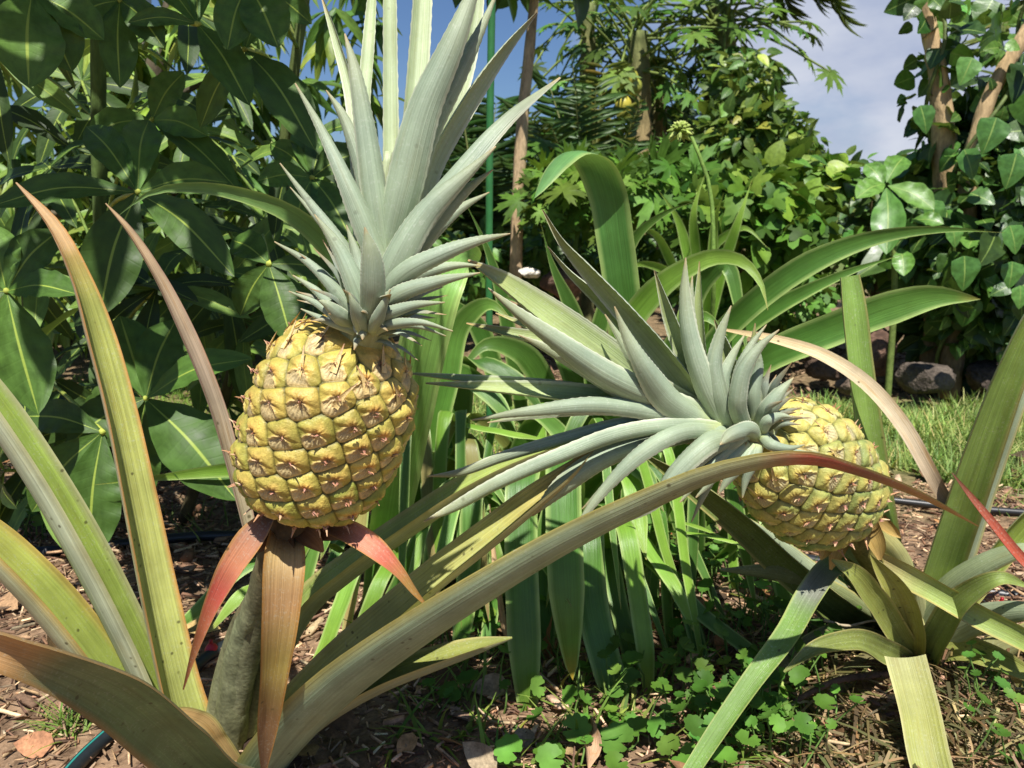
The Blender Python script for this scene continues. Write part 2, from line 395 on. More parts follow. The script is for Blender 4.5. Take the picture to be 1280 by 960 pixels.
# ------------------------------------------------------------------ pineapple fruit
def smooth(a, b, x):
    t = np.clip((x - a) / (b - a), 0, 1); return t * t * (3 - 2 * t)
def make_fruit(root, P0, P1, R, NE, pal, phase, handed=1, pw=3.0, ex=0.46, seed=3, squash=1.0):
    r_ = np.random.default_rng(seed)
    ax = P1 - P0; H = np.linalg.norm(ax); Z = ax / H
    Cc = unit(CAM - (P0 + P1) / 2); X = unit(np.cross(np.array([0.3, 1, 0.2]), Z)); X = unit(np.cross(np.cross(Z, Cc), Z) * -1) if False else X
    Y = np.cross(Z, X)
    def prof(v):
        k = np.clip(np.abs(2 * v - 1), 0, 1)
        taper = 1.0 + 0.05 * (0.5 - v)
        return R * taper * np.maximum(1 - k ** pw, 0) ** ex
    vv = np.linspace(0, 1, 3000); rr = prof(vv)
    ds = np.hypot(np.gradient(vv * H), np.gradient(rr)); s = np.cumsum(ds) - ds[0]; area = np.cumsum(ds * rr); area /= area[-1]
    NT, NV = 600, 360
    sv = np.linspace(0, s[-1], NV); v1 = np.interp(sv, s, vv); r1 = np.maximum(prof(v1), 1e-4)
    th = np.linspace(0, 2 * pi, NT, endpoint=False)
    k = np.arange(NE)
    ae = 0.035 + 0.93 * (k + 0.5) / NE
    ve = np.interp(ae, area, vv); se = np.interp(ae, area, s); te = (handed * k * 2.399963 + phase) % (2 * pi)
    te = te + r_.normal(0, 0.03, NE); se = se + r_.normal(0, 0.0008, NE)
    cell = math.sqrt(2 * pi * np.sum(ds * rr) / NE)
    TH, SV = np.meshgrid(th, sv); RR = np.repeat(r1[:, None], NT, 1)
    th_f, s_f, r_f = TH.ravel(), SV.ravel(), np.maximum(RR.ravel(), 0.012)
    dx = (th_f[:, None] - te[None] + pi) % (2 * pi) - pi
    DX = dx * r_f[:, None]; DY = (s_f[:, None] - se[None])
    D2 = DX ** 2 + (DY * 1.02) ** 2
    i1 = np.argmin(D2, 1); rows = np.arange(len(i1)); d1 = D2[rows, i1]; D2[rows, i1] = 9
    i2 = np.argmin(D2, 1); d2 = D2[rows, i2]
    X1, Y1 = DX[rows, i1], DY[rows, i1]
    gap = np.hypot(X1 - DX[rows, i2], Y1 - DY[rows, i2])
    e = (d2 - d1) / (2 * np.maximum(gap, 1e-4)) / cell              # 0 at a cell border .. 0.5 in its middle
    lx, ly = X1 / cell, Y1 / cell
    rad = np.hypot(lx, ly); ang = np.arctan2(ly, lx)
    D2[rows, i2] = 9; i3 = np.argmin(D2, 1)
    gap3 = np.hypot(X1 - DX[rows, i3], Y1 - DY[rows, i3]); e3 = (D2[rows, i3] - d1) / (2 * np.maximum(gap3, 1e-4)) / cell
    er_ = -np.log(np.exp(-e * 22) + np.exp(-e3 * 22)) / 22; er_ = np.maximum(er_ + 0.012, 0)      # corners of a cell rounded off
    seedv = r_.uniform(0, 1, (NE, 8))
    q = np.sqrt(np.clip(1 - (1 - np.clip(er_ / 0.36, 0, 1)) ** 2, 0, 1))
    hw = 0.50 * np.clip((0.09 - ly) / 0.50, 0, 1) ** (0.55 + 0.25 * seedv[i1, 6])
    wob = 0.02 * np.sin(ly * 34 + seedv[i1, 3] * 9)
    br = smooth(hw + 0.03, hw - 0.03, np.abs(lx) + wob) * smooth(0.10, 0.05, ly)      # the bract under each eye
    lip = np.exp(-((np.abs(lx) + wob - hw) / 0.045) ** 2) * smooth(0.05, -0.02, ly) * smooth(0.0, .1, er_)
    rays = 0.5 + 0.5 * np.sin(ang * 9 + seedv[i1, 3] * 6 + 5 * rad + np.sin(ang * 4 + seedv[i1, 4] * 9))
    starr = np.exp(-(rad / (0.12 + 0.07 * rays)) ** 2)
    up_ = smooth(-0.02, 0.10, ly)
    wr = np.sin(lx * (70 + 20 * seedv[i1, 7]) / (0.35 + np.abs(ly)) * 0.5 + seedv[i1, 1] * 8) * br
    h = 0.0047 * q * (0.78 + 0.22 * up_) - 0.0022 * np.exp(-(rad / 0.13) ** 2) + 0.0016 * lip + 0.0022 * starr * rays + 0.00038 * wr * smooth(.05, .2, er_)
    h = h + 0.0010 * np.exp(-((ly - 0.20) / 0.14) ** 2) * q - 0.0008 * np.exp(-((ly + 0.2) / 0.12) ** 2) * br
    h = h * (0.85 + 0.3 * seedv[i1, 5])
    fine = r_.normal(0, 1, (NV, NT)); fine = (fine + np.roll(fine, 1, 0) + np.roll(fine, 1, 1) + np.roll(fine, -1, 0)) / 4
    h = h * (cell / 0.024) + 0.00016 * fine.ravel() * q
    h = h * smooth(0.0, 0.025, r_f)
    # direction of the outline's normal
    dr = np.gradient(r1, sv); dz = np.gradient(v1 * H, sv)
    nl = np.hypot(dr, dz); nr, nz = np.repeat((dz / nl)[:, None], NT, 1).ravel(), np.repeat((-dr / nl)[:, None], NT, 1).ravel()
    rad_f = RR.ravel() + nr * h; zz = np.repeat((v1 * H)[:, None], NT, 1).ravel() + nz * h
    low = 0.0035 * np.sin(3 * th_f + phase) * np.sin(pi * s_f / s[-1])
    rad_f = rad_f + low
    P = P0 + X * (np.cos(th_f) * rad_f)[:, None] * squash + Y * (np.sin(th_f) * rad_f)[:, None] + Z * zz[:, None]
    # colours of the rind itself
    vtop = s_f / s[-1]
    green, yellow, orange = lin(pal['green']), lin(pal['yellow']), lin(pal['orange'])
    mott = np.sin(lx * 9 + seedv[i1, 0] * 20) * np.sin(ly * 8 + seedv[i1, 1] * 20)
    gm = np.clip(pal['gamt'] * (0.55 + 0.6 * seedv[i1, 1]) * (1.1 - 0.55 * vtop) * smooth(0.48, 0.10, er_ + 0.10 * mott) + .08 * mott, 0, 1)
    upper = yellow * (1 - gm)[:, None] + green * gm[:, None]
    om = np.clip((seedv[i1, 2] - 0.25) * 1.1, 0, 0.85) * smooth(0.34, 0.05, rad) * up_
    upper = upper * (1 - om)[:, None] + orange * om[:, None]
    tan, rim = lin(pal['tan']), lin(pal['rim'])
    lw = np.clip(smooth(0.16, 0.02, er_) + lip, 0, 1)
    gs = np.clip(.12 + .4 * (seedv[i1, 4] - .3) + .3 * wr, 0, .6)
    lowc = tan * (1 - gs)[:, None] + lin('9a8e66') * gs[:, None]
    lowc = lowc * (1 - lw)[:, None] + rim * lw[:, None]
    c = upper * (1 - br)[:, None] + lowc * br[:, None]
    lp = np.clip(lip, 0, 1) * .8; c = c * (1 - lp)[:, None] + rim * lp[:, None]
    st = np.clip(starr * 1.4 * (0.35 + 0.65 * rays), 0, 1) * (0.15 + 0.45 * seedv[i1, 5])
    pink = lin('c49078') * (1 - rays)[:, None] + lin('7c4632') * rays[:, None]
    c = c * (1 - st)[:, None] + pink * st[:, None]
    gv = smooth(0.055, 0.005, er_) * 0.85
    c = c * (1 - gv)[:, None] + lin(pal['groove']) * gv[:, None]
    c = c * (0.88 + 0.24 * seedv[i1, 3])[:, None]
    mb = MB()
    I = np.arange(NV * NT).reshape(NV, NT); J = np.roll(I, -1, 1)
    F = np.stack([I[:-1], J[:-1], J[1:], I[1:]], -1).reshape(-1, 4)
    mb.add(P, c, np.zeros((len(P), 3)), F4=F)
    # dry bract tips, grown into the same rind
    sb = mb
    for j in range(NE):
        v = ve[j]; rj = float(prof(v)); t = te[j]
        i = int(np.clip(np.searchsorted(sv, se[j]), 1, NV - 2))
        n_r, n_z = dz[i] / nl[i], -dr[i] / nl[i]
        er = X * math.cos(t) * squash + Y * math.sin(t); et = -X * math.sin(t) + Y * math.cos(t)
        nrm = unit(er * n_r + Z * n_z); upd = unit(er * dr[i] / nl[i] + Z * dz[i] / nl[i])
        base = P0 + er * rj + Z * v * H
        top = v > 0.80
        L = cell * (r_.uniform(0.7, 1.05) if top else r_.uniform(0.2, 0.5))
        if v < 0.16: L *= 1.5
        c0 = base - upd * cell * (0.30 if top else 0.10) + nrm * cell * (0.12 if top else 0.17)
        side = et * r_.normal(0, 0.18)
        c1 = c0 + (upd * (0.85 if top else 0.5) + nrm * (0.30 if top else 0.35) + side) * L * 0.6
        c2 = c1 + (upd * (0.80 if top else 0.25) + nrm * (0.25 if top else 0.85) + side * 2) * L * 0.6
        w0 = cell * (0.22 if top else 0.15)
        tipc = random.choice(['b98a62', 'c9a27c', '9d6f52', 'd8b890'])
        sweep(sb, np.array([c0, c1, c2]), [w0, w0 * 0.6, 0.0004], wdir=et, A=35, th=0.0008, n=7, m=5,
              cin=[(0, pal['rim']), (0.5, pal['rim'] if top else tipc), (1, tipc)])
        for _ in range(3):                                    # withered flower threads
            a = r_.uniform(0, 6.28); d0 = (et * math.cos(a) + upd * math.sin(a)) * cell * 0.09
            f0 = base + nrm * cell * 0.22 + d0; f1 = f0 + nrm * cell * r_.uniform(.05, .14) - d0 * r_.uniform(0, 1.6) + side * cell * .3
            sweep(sb, np.array([f0 - nrm * cell * 0.04, f1]), [cell * 0.085, 0.0003], wdir=et, A=30, n=4, m=3, cin=[(0, '8a5a44'), (1, 'd09a86')])
    fr = mb.build('fruit', M['fruit'], root)
    return fr, Z, X, Y, H, prof

def leaf(root, name, mat, spec, label=None, wf=1.0, **kw):
    P, w = px(spec); w = w * wf; mb = MB(); sweep(mb, P, w, **kw)
    o = mb.build(name, mat, root)
    if label: o['label'] = label
    return o
GREY_OUT = [(0, 'b2bd84'), (0.12, 'a0af90'), (0.6, '94a48a'), (0.93, '9ea682'), (1, 'b79f72')]
GREEN_IN = [(0, 'bcc795'), (0.3, 'a3b27e'), (0.85, '9dab6c'), (0.96, 'b0a86c'), (1, 'b4915c')]
PALE_IN = [(0, 'b8c596'), (0.4, 'acba90'), (0.9, 'a3b180'), (1, 'b4915c')]
def crown_leaf(cr, spec, roll=180, A=48, cin=GREEN_IN, cout=GREY_OUT, twin=True, **kw):
    if twin and rng.uniform() < (.8 if cr is not crL else .5):                    # a narrower leaf of the next whorl shows behind
        rows = [[float(v) for v in r.split(',')] for r in spec.split(';')]
        dx, dy, k = rng.normal(0, 24), rng.normal(0, 24), len(rows) - 1; sh = rng.uniform(.78, .98)
        rows = [[rows[0][0] + (r[0] - rows[0][0]) * sh + dx * (i / k) ** 1.3, rows[0][1] + (r[1] - rows[0][1]) * sh + dy * (i / k) ** 1.3, r[2] + .012 + .012 * i / k, r[3] * .8] for i, r in enumerate(rows)]
        crown_leaf(cr, '; '.join(','.join(f'{v:.4f}' for v in r) for r in rows), roll + rng.normal(0, 12), A, cin, cout, False, **kw)
    return leaf(cr, 'crown_leaf', M['crown'], spec, roll=roll, A=A, cin=cin, cout=cout, th=0.0015, n=88, m=9, fold=.16, teeth=.00042,
                edge=('c9cdb2', 0.08), dev=0.08, wf=0.78, **kw)
def base_leaves(cr, B, Z, X, Y, R, n, L, seed, bias=0):
    r_ = np.random.default_rng(seed)
    for i in range(n):
        a = i * 2.399963 + r_.normal(0, 0.15); er = X * math.cos(a) + Y * math.sin(a); et = np.cross(Z, er)
        f = i / n; l = L * (0.55 + 0.6 * f) * r_.uniform(0.8, 1.2)
        p0 = B + Z * (0.004 + 0.022 * f) + er * R * 0.75
        p1 = p0 + (er * (0.9 - 0.35 * f) + Z * (0.35 + 0.5 * f)) * l * 0.5
        p2 = p1 + (er * (0.95 - 0.3 * f) + Z * (0.05 + 0.45 * f)) * l * 0.55 + np.array([0, 0, -0.12]) * l * (1 - f)
        mb = MB(); w = 0.0065 + 0.008 * f
        sweep(mb, np.array([p0, p1, p2]), [w * 1.1, w * 0.8, 0.0004], wdir=et, A=45, th=0.0014, n=14, m=7,
              cin=[(0, 'b8bd8a'), (0.6, '98a684'), (0.85, 'a89a6c'), (1, 'b08a5c')], cout=[(0, 'b4bb94'), (0.6, '98a594'), (0.85, 'a39878'), (1, 'b08a5c')], dev=0.1)
        mb.build('crown_leaf', M['crown'], cr)

# ================================================================== the upright pineapple plant
PL = thing('pineapple_plant', 'pineapple plant with an upright ripe golden fruit and tall grey crown', 'pineapple plant', gp(285, 925), 'pineapple plants with fruit')
LP0, LP1 = at(370, 632, 0.665), at(443, 416, 0.635)
frL, ZL, XL, YL, HL, _ = make_fruit(PL, LP0, LP1, 0.0632, 116,
    dict(green='86923c', yellow='dcb860', orange='cf8f40', tan='c6b07c', rim='e2c684', groove='4a4a1e', gamt=0.9), 0.9, 1, pw=3.4, ex=0.50, seed=4)
# crown: a short core carrying the leaves
LB, LT = at(452, 418, 0.635), at(486, 190, 0.665)
cm = MB(); tube(cm, [LB - ZL * 0.02, LB + ZL * 0.03, LB * 0.6 + LT * 0.4, LT], [0.020, 0.019, 0.012, 0.003], [(0, 'a8ab72'), (1, 'b4bf96')], 12)
crL = cm.build('crown', M['crown'], PL)
# leaves of the far side, their inner faces towards us
for spec, roll in [
    ('488,330,.66,30; 489,210,.69,26; 488,90,.72,23; 487,-60,.76,17; 487,-150,.79,2', 0),
    ('500,330,.66,30; 514,180,.69,34; 524,60,.72,33; 530,-50,.75,24; 532,-130,.78,2', 12),
    ('512,260,.66,26; 548,180,.69,30; 580,90,.72,27; 596,10,.75,19; 603,-70,.78,2', 35),
    ('522,290,.65,16; 542,210,.67,24; 585,130,.69,25; 632,62,.71,15; 672,15,.73,2', 50),
    ('452,300,.66,22; 447,200,.69,20; 436,110,.72,16; 418,45,.74,11; 402,-4,.76,2', -40),
    ('470,300,.66,20; 455,150,.70,20; 462,40,.74,18; 470,-70,.78,4', -10),
    ]:
    crown_leaf(crL, spec, roll, 42, cin=PALE_IN, twin=False)
for spec, roll in [
    ('478,345,.645,34; 505,230,.635,60; 530,135,.64,54; 565,55,.65,40; 592,-15,.665,18; 606,-70,.68,2', 168),
    ('484,350,.64,28; 468,240,.64,42; 455,150,.65,32; 443,85,.66,19; 431,42,.67,2', 190),
    ('480,380,.63,34; 520,285,.63,34; 575,215,.64,28; 635,148,.66,17; 700,97,.68,2', 120),
    ('500,350,.645,26; 540,285,.65,27; 580,240,.66,17; 616,212,.67,2', 165),
    ('482,350,.63,34; 452,272,.63,36; 425,210,.64,24; 398,155,.655,13; 369,104,.67,2', 200),
    ('470,405,.62,38; 492,335,.605,50; 535,262,.61,38; 580,220,.62,20; 620,183,.63,2', 160),
    ('468,360,.635,26; 440,325,.63,26; 412,285,.635,19; 380,243,.645,10; 350,204,.655,1.5', 195),
    ('470,395,.615,30; 500,345,.60,34; 550,318,.60,27; 600,300,.605,14; 638,292,.61,1.5', 170),
    ('464,405,.61,24; 498,368,.595,28; 545,352,.595,19; 600,341,.60,1.5', 175),
    ('458,412,.61,18; 485,392,.59,21; 520,381,.59,13; 556,378,.595,1.5', 180),
    ('458,405,.60,30; 466,360,.58,40; 464,320,.575,31; 456,284,.575,2', 180),
    ('462,410,.605,30; 444,355,.60,34; 422,308,.605,22; 393,268,.61,1.5', 190),
    ('450,405,.61,20; 424,368,.605,20; 388,330,.61,13; 343,302,.62,1.5', 195),
    ('446,408,.61,18; 418,385,.605,17; 394,362,.61,12; 366,344,.615,1.5', 195),
    ('444,412,.61,16; 415,392,.60,14; 390,376,.605,9; 361,364,.61,1.5', 200),
    ('444,414,.61,14; 412,402,.60,12; 376,386,.605,1.5', 200),
    ('440,408,.61,24; 425,395,.595,26; 408,380,.59,12; 396,374,.59,1.5', 180),
    ('462,414,.61,20; 490,405,.59,17; 525,403,.585,10; 566,414,.59,1.5', 185),
    ('455,414,.60,22; 448,396,.585,22; 442,380,.58,12; 436,366,.58,1.5', 180),
    ('462,414,.60,20; 472,398,.585,20; 480,380,.58,12; 488,362,.58,1.5', 180),
    ]:
    crown_leaf(crL, spec, roll, 50)
base_leaves(crL, LB - ZL * 0.004, ZL, XL, YL, 0.021, 36, 0.06, 5)

# stalk, dry bracts, long leaves
sm = MB(); tube(sm, [gp(283, 935) + [0, 0, -.01], at(300, 830, .765), at(338, 720, .70), at(352, 672, .672), LP0 + ZL * 0.01], [.019, .018, .0165, .018, .022],
                [(0, '6c6a4c'), (0.5, '7d8262'), (0.85, '6a5c40'), (1, '4a3a26')], 14, lump=0.05)
sm.build('fruit_stalk', M['stalk'], PL)
OLV_OUT = [(0, 'a3a884'), (0.5, '959c78'), (1, '97966c')]
OLV_IN = [(0, 'b2b668'), (0.5, '98a148'), (0.9, 'a39c4c'), (1, 'a8824c')]
def body(root, spec, roll, A=62, cin=OLV_IN, cout=OLV_OUT, edge=('b0a868', 0.05), th=0.003, label=None, mat='pine', name='leaf', **kw):
    return leaf(root, name, M[mat], spec, roll=roll, A=A, cin=cin, cout=cout, th=th, n=40, m=11, edge=edge, label=label, wf=0.84, dev=.06, **kw)
body(PL, '250,935,.77,62; 228,860,.775,54; 205,760,.785,50; 176,620,.80,45; 150,500,.815,40; 128,420,.825,37; 104,350,.83,26; 66,277,.83,16; 20,228,.82,2', 48, 58,
     cin=[(0, 'a8b060'), (0.3, 'b2b666'), (0.78, 'a5aa56'), (0.86, 'b09a54'), (0.88, 'd8b27c'), (1, 'd6b48a')],
     cout=[(0, 'a8ad86'), (0.5, 'a0a084'), (0.85, 'a59878'), (0.88, 'd8b888'), (1, 'd6b48a')], edge=('c08a4a', .07), label='tall green leaf with a dried orange tip')
body(PL, '235,925,.78,50; 205,875,.775,48; 170,800,.765,50; 122,705,.755,52; 62,600,.745,50; -5,500,.735,46; -90,390,.725,20; -130,340,.72,2', 74, 66,
     cin=[(0, '93a34c'), (1, '88a045')], cout=[(0, 'b3b998'), (1, 'a9b090')], edge=('a8a878', .05))
body(PL, '215,945,.78,50; 175,890,.77,54; 125,820,.75,60; 55,735,.73,60; -10,672,.715,52; -80,615,.70,20; -110,590,.70,2', 70, 62,
     cin=[(0, '9cae54'), (0.6, '9eaa52'), (1, 'aca44e')], cout=[(0, 'adb08a'), (1, 'a5a880')], edge=('b8a052', .05))
body(PL, '300,990,.72,60; 262,975,.66,72; 205,925,.585,80; 130,868,.52,74; 62,838,.48,56; 14,822,.46,50; -40,806,.45,44; -110,800,.44,2', -38, 60,
     cin=[(0, '728a5e'), (0.6, '6a8456'), (0.8, '727e58'), (0.87, 'b08a5a'), (1, 'b5865a')], cout=[(0, '7b805f'), (0.6, '737855'), (0.78, '7c7658'), (1, 'ad8258')], edge=('a08050', .05),
     label='broad olive brown leaf curving off with an orange end')
body(PL, '285,965,.75,50; 262,935,.735,56; 240,912,.72,58; 218,906,.71,44; 206,916,.70,30', 20, 60, cin=[(0, 'b09a68'), (1, 'cfa86c')], cout='b59a6c', mat='dry', label='short tan stub of a cut leaf')
body(PL, '320,690,.70,16; 296,590,.72,20; 270,500,.73,21; 234,412,.735,20; 196,338,.74,14; 158,282,.745,8; 132,254,.75,1.5', 40, 66,
     cin=[(0, 'a09676'), (0.5, 'a08e78'), (1, 'a88f6c')], cout=[(0, 'a59a7c'), (0.5, 'a8967e'), (1, 'a88f6c')], mat='dry', edge=('9a7c68', .12), label='thin shrivelled mauve brown leaf')
leaf(PL, 'bract', M['pine'], '358,672,.655,40; 356,700,.63,50; 352,760,.62,46; 344,840,.63,34; 335,910,.65,24; 329,975,.67,2', roll=-12, A=40, th=.002, n=30, m=9,
     cin=[(0, '6a5034'), (0.08, 'b59a64'), (0.22, 'a88258'), (0.45, 'b09c52'), (0.7, '92704a'), (1, '705640')], cout='a07a4c', edge=('a87a3c', .1), label='hanging orange brown bract below the fruit')
leaf(PL, 'bract', M['pine'], '335,645,.65,16; 316,668,.635,32; 292,702,.63,31; 266,752,.635,20; 246,805,.645,10; 229,862,.66,1.5', roll=25, A=45, th=.002, n=30, m=9,
     cin=[(0, '5a4434'), (0.10, '9a7058'), (0.22, 'c48460'), (0.4, 'c2584a'), (0.55, 'b8684a'), (0.75, '9c6440'), (1, '80502e')], cout='a86a4a', edge=('b88a50', .08), label='red bract drooping to the left')
leaf(PL, 'bract', M['pine'], '405,655,.655,14; 436,664,.64,28; 468,684,.635,27; 497,712,.635,15; 520,742,.64,7; 537,761,.645,1', roll=-20, A=45, th=.002, n=30, m=9,
     cin=[(0, '4e3c2c'), (0.2, '8a5c40'), (0.36, 'cc8468'), (0.52, 'c46a54'), (0.75, 'b08a4c'), (1, 'a0703c')], cout='a86a4a', edge=('b88a50', .08), label='salmon pink bract drooping to the right')
for sp, r_ in [('275,945,.775,26; 300,860,.755,30; 322,770,.715,30; 338,710,.69,20; 344,690,.685,4', 150), ('300,950,.79,24; 322,860,.775,26; 345,770,.735,22; 352,720,.71,4', 170), ('262,940,.79,22; 280,850,.775,24; 300,780,.75,18; 312,740,.74,3', 140)]:
    leaf(PL, 'leaf', M['stalk'], sp, label='grey mossy leaf base wrapped round the stalk', roll=r_, A=62, th=.002, n=30, m=9, cin='7c7c5a', cout=[(0, '8a8666'), (.4, '76785a'), (.8, '6e6c50'), (1, '5a4a34')])
for sp in ['352,664,.66,26; 356,690,.645,24; 362,706,.64,12; 368,712,.64,2', '372,660,.66,24; 392,676,.65,22; 404,690,.65,3', '345,664,.66,22; 332,676,.65,18; 322,690,.65,3', '385,655,.67,30; 412,664,.66,26; 432,672,.66,4']:
    leaf(PL, 'bract', M['dry'], sp, roll=10, A=50, th=.0015, n=14, m=7, cin=[(0, '4a3424'), (0.6, '7c5a3a'), (1, 'a07a50')], cout='4a3424')
body(PL, '310,985,.77,50; 352,925,.745,57; 430,848,.70,57; 510,790,.665,51; 600,733,.64,43; 700,675,.625,36; 800,627,.615,30; 890,590,.61,24; 960,574,.615,20; 1010,572,.63,17; 1080,590,.65,13; 1150,618,.67,9; 1222,657,.69,1.5', -98, 52,
     cin=[(0, '98a658'), (0.55, 'a8a352'), (0.72, 'b09a50'), (0.78, 'c0523c'), (0.86, 'b8734a'), (1, 'c29a5e')],
     cout=[(0, '8fa482'), (0.3, '8ea280'), (0.6, '909e7a'), (0.72, '9a986a'), (0.77, 'bc5844'), (0.84, '96604a'), (0.92, 'b08454'), (1, 'c29a5e')], edge=('a8a058', .05),
     label='long arching leaf with a red bend and dry tan tip')
body(PL, '300,965,.80,44; 345,900,.785,44; 410,830,.77,44; 480,768,.755,44; 540,718,.745,43; 610,664,.735,40; 670,617,.73,33; 715,584,.73,20; 746,556,.735,2', -58, 62,
     cin=[(0, 'a0aa60'), (0.5, 'b5ba74'), (0.8, 'b5b468'), (1, 'c8a868')], cout=[(0, 'adb28e'), (0.8, 'b0b085'), (1, 'b59a62')], edge=('b5b07a', .06))
body(PL, '310,985,.78,40; 350,930,.77,42; 410,880,.76,42; 470,848,.755,38; 540,822,.75,32; 595,806,.75,22; 640,797,.75,3', -66, 60, cin='8a9048', cout=[(0, '949a76'), (1, '8a906c')])
body(PL, '310,900,.83,34; 345,815,.82,36; 385,748,.80,38; 440,702,.78,37; 510,652,.76,35; 580,607,.745,33; 650,573,.735,30; 720,550,.73,22; 790,534,.73,9; 835,528,.73,1.5', -76, 60,
     cin=[(0, '8ea252'), (0.6, '9cac58'), (1, '9fae62')], cout=[(0, 'a0a684'), (0.5, '9a9e78'), (1, '949c7e')])

# ================================================================== the leaning pineapple plant
PR = thing('pineapple_plant', 'leaning pineapple plant with a greener fruit lying sideways and crown pointing left', 'pineapple plant', gp(1140, 805), 'pineapple plants with fruit')
RP0, RP1 = at(1055, 641, 0.885), at(955, 536, 0.80)
frR, ZR, XR, YR, HR, _ = make_fruit(PR, RP0, RP1, 0.0665, 112,
    dict(green='7a8c4c', yellow='d2bc62', orange='cfae54', tan='bcb284', rim='d6c680', groove='484c22', gamt=1.0), 2.3, 1, pw=2.8, ex=0.48, seed=9)
RB, RT = at(948, 540, .80), at(770, 500, .72)
RZ = unit(RT - RB)
cm = MB(); tube(cm, [RB - RZ * 0.02, RB + RZ * .03, RB * .5 + RT * .5, RT], [.021, .020, .014, .003], [(0, 'a0a878'), (1, 'b0bd96')], 12)
crR = cm.build('crown', M['crown'], PR)
for spec, roll in [      # channelled leaves showing the green inner face
    ('880,520,.77,36; 820,490,.755,46; 750,438,.735,48; 670,380,.72,38; 622,346,.715,22; 585,325,.715,3', 46),
    ('850,505,.765,22; 790,470,.76,27; 715,432,.755,25; 640,416,.75,15; 583,404,.75,2', 40),
    ('850,515,.765,26; 790,503,.75,31; 700,490,.735,28; 610,483,.725,16; 532,479,.72,2', 44),
    ('880,515,.775,30; 840,460,.77,34; 780,390,.765,30; 730,335,.76,20; 700,300,.755,10; 678,262,.755,1.5', -38),
    ('890,520,.785,20; 862,460,.785,26; 838,400,.785,20; 818,338,.785,1.5', -35),
    ('905,525,.785,20; 915,470,.79,24; 905,430,.79,16; 893,400,.79,1.5', -30),
    ('925,530,.79,20; 935,480,.795,24; 940,440,.80,14; 944,404,.80,1.5', 20),
    ]:
    crown_leaf(crR, spec, roll, 55, edge=None) if False else crown_leaf(crR, spec, roll, 55)
for spec, roll in [
    ('890,525,.75,40; 830,502,.725,44; 760,470,.70,44; 690,422,.69,29; 640,385,.69,14; 610,360,.69,1.5', 165),
    ('880,528,.745,26; 815,514,.72,29; 740,506,.70,27; 660,514,.69,16; 590,525,.69,1.5', 195),
    ('885,530,.745,36; 832,496,.715,46; 800,450,.70,28; 780,412,.70,13; 768,383,.70,1.5', 200),
    ('908,540,.75,34; 880,480,.735,36; 862,420,.735,29; 856,370,.74,18; 857,322,.745,1.5', 165),
    ('915,540,.75,30; 898,490,.735,31; 893,455,.735,25; 900,420,.74,17; 914,382,.745,1.5', 195),
    ('932,540,.745,26; 922,500,.725,29; 930,462,.725,25; 948,435,.73,15; 974,412,.735,1.5', 175),
    ('950,535,.75,26; 962,508,.735,28; 975,490,.735,18; 992,472,.74,1.5', 180),
    ('945,525,.755,22; 942,490,.75,22; 948,460,.755,16; 944,420,.76,1.5', 190),
    ('900,535,.745,20; 850,532,.725,24; 780,541,.71,25; 700,570,.70,24; 620,605,.69,20; 560,638,.69,13; 530,652,.69,1.5', 150),
    ('900,538,.74,24; 850,540,.715,28; 800,568,.70,26; 757,610,.695,17; 730,645,.69,9; 714,670,.69,1', 195),
    ('915,545,.735,30; 888,552,.715,34; 850,585,.705,30; 815,630,.70,20; 775,655,.70,2', 205),
    ('920,548,.73,22; 890,562,.715,22; 860,590,.71,18; 834,622,.71,2', 170),
    ('925,552,.73,20; 895,575,.72,20; 872,600,.715,14; 850,628,.715,2', 190),
    ('935,553,.73,20; 905,582,.72,19; 885,605,.72,12; 870,622,.72,2', 180),
    ('942,555,.73,18; 925,582,.72,18; 908,602,.72,12; 898,618,.72,2', 190),
    ('948,556,.73,18; 940,580,.72,18; 932,600,.72,12; 928,622,.72,2', 180),
    ('952,545,.735,18; 965,556,.72,18; 985,560,.72,11; 1006,556,.725,1.5', 170),
    ('950,545,.735,22; 930,538,.71,26; 912,545,.705,20; 900,556,.70,2', 180),
    ('952,540,.735,16; 962,525,.725,18; 975,520,.725,12; 990,521,.725,1.5', 180),
    ('880,540,.74,24; 820,552,.73,30; 760,570,.725,34; 700,610,.72,30; 665,645,.72,3', 170),
    ]:
    crown_leaf(crR, spec, roll, 50)
base_leaves(crR, RB - RZ * .004, unit(RP1 - RP0), XR, YR, .022, 40, .066, 8)
sm = MB(); tube(sm, [gp(1135, 815) + [0, 0, -.01], at(1118, 770, .97), at(1098, 715, .92), RP0 + (RP1 - RP0) * .04], [.018, .016, .015, .018], [(0, '6c6440'), (.6, '8a8448'), (1, '8a7a40')], 14, lump=.04)
sm.build('fruit_stalk', M['stalk'], PR)
GRN_IN = [(0, '98aa54'), (.5, '86a24e'), (1, '80a04c')]
GRN_OUT = [(0, 'a3ab88'), (.5, '97a384'), (1, '93a07c')]
body(PR, '1135,815,1.0,34; 1122,740,.99,34; 1104,640,.98,36; 1088,540,.975,36; 1076,450,.98,34; 1068,380,.985,32; 1063,345,.99,26', 30, 55, GRN_IN, GRN_OUT)
body(PR, '1150,800,1.0,42; 1175,730,.97,46; 1200,655,.93,48; 1232,560,.89,46; 1265,470,.86,40; 1300,390,.84,30; 1345,300,.82,2', 38, 58, GRN_IN, GRN_OUT)
body(PR, '1165,800,1.03,26; 1196,720,1.02,30; 1232,610,1.0,30; 1268,510,.98,26; 1310,420,.97,2', 140, 55, GRN_IN, GRN_OUT)
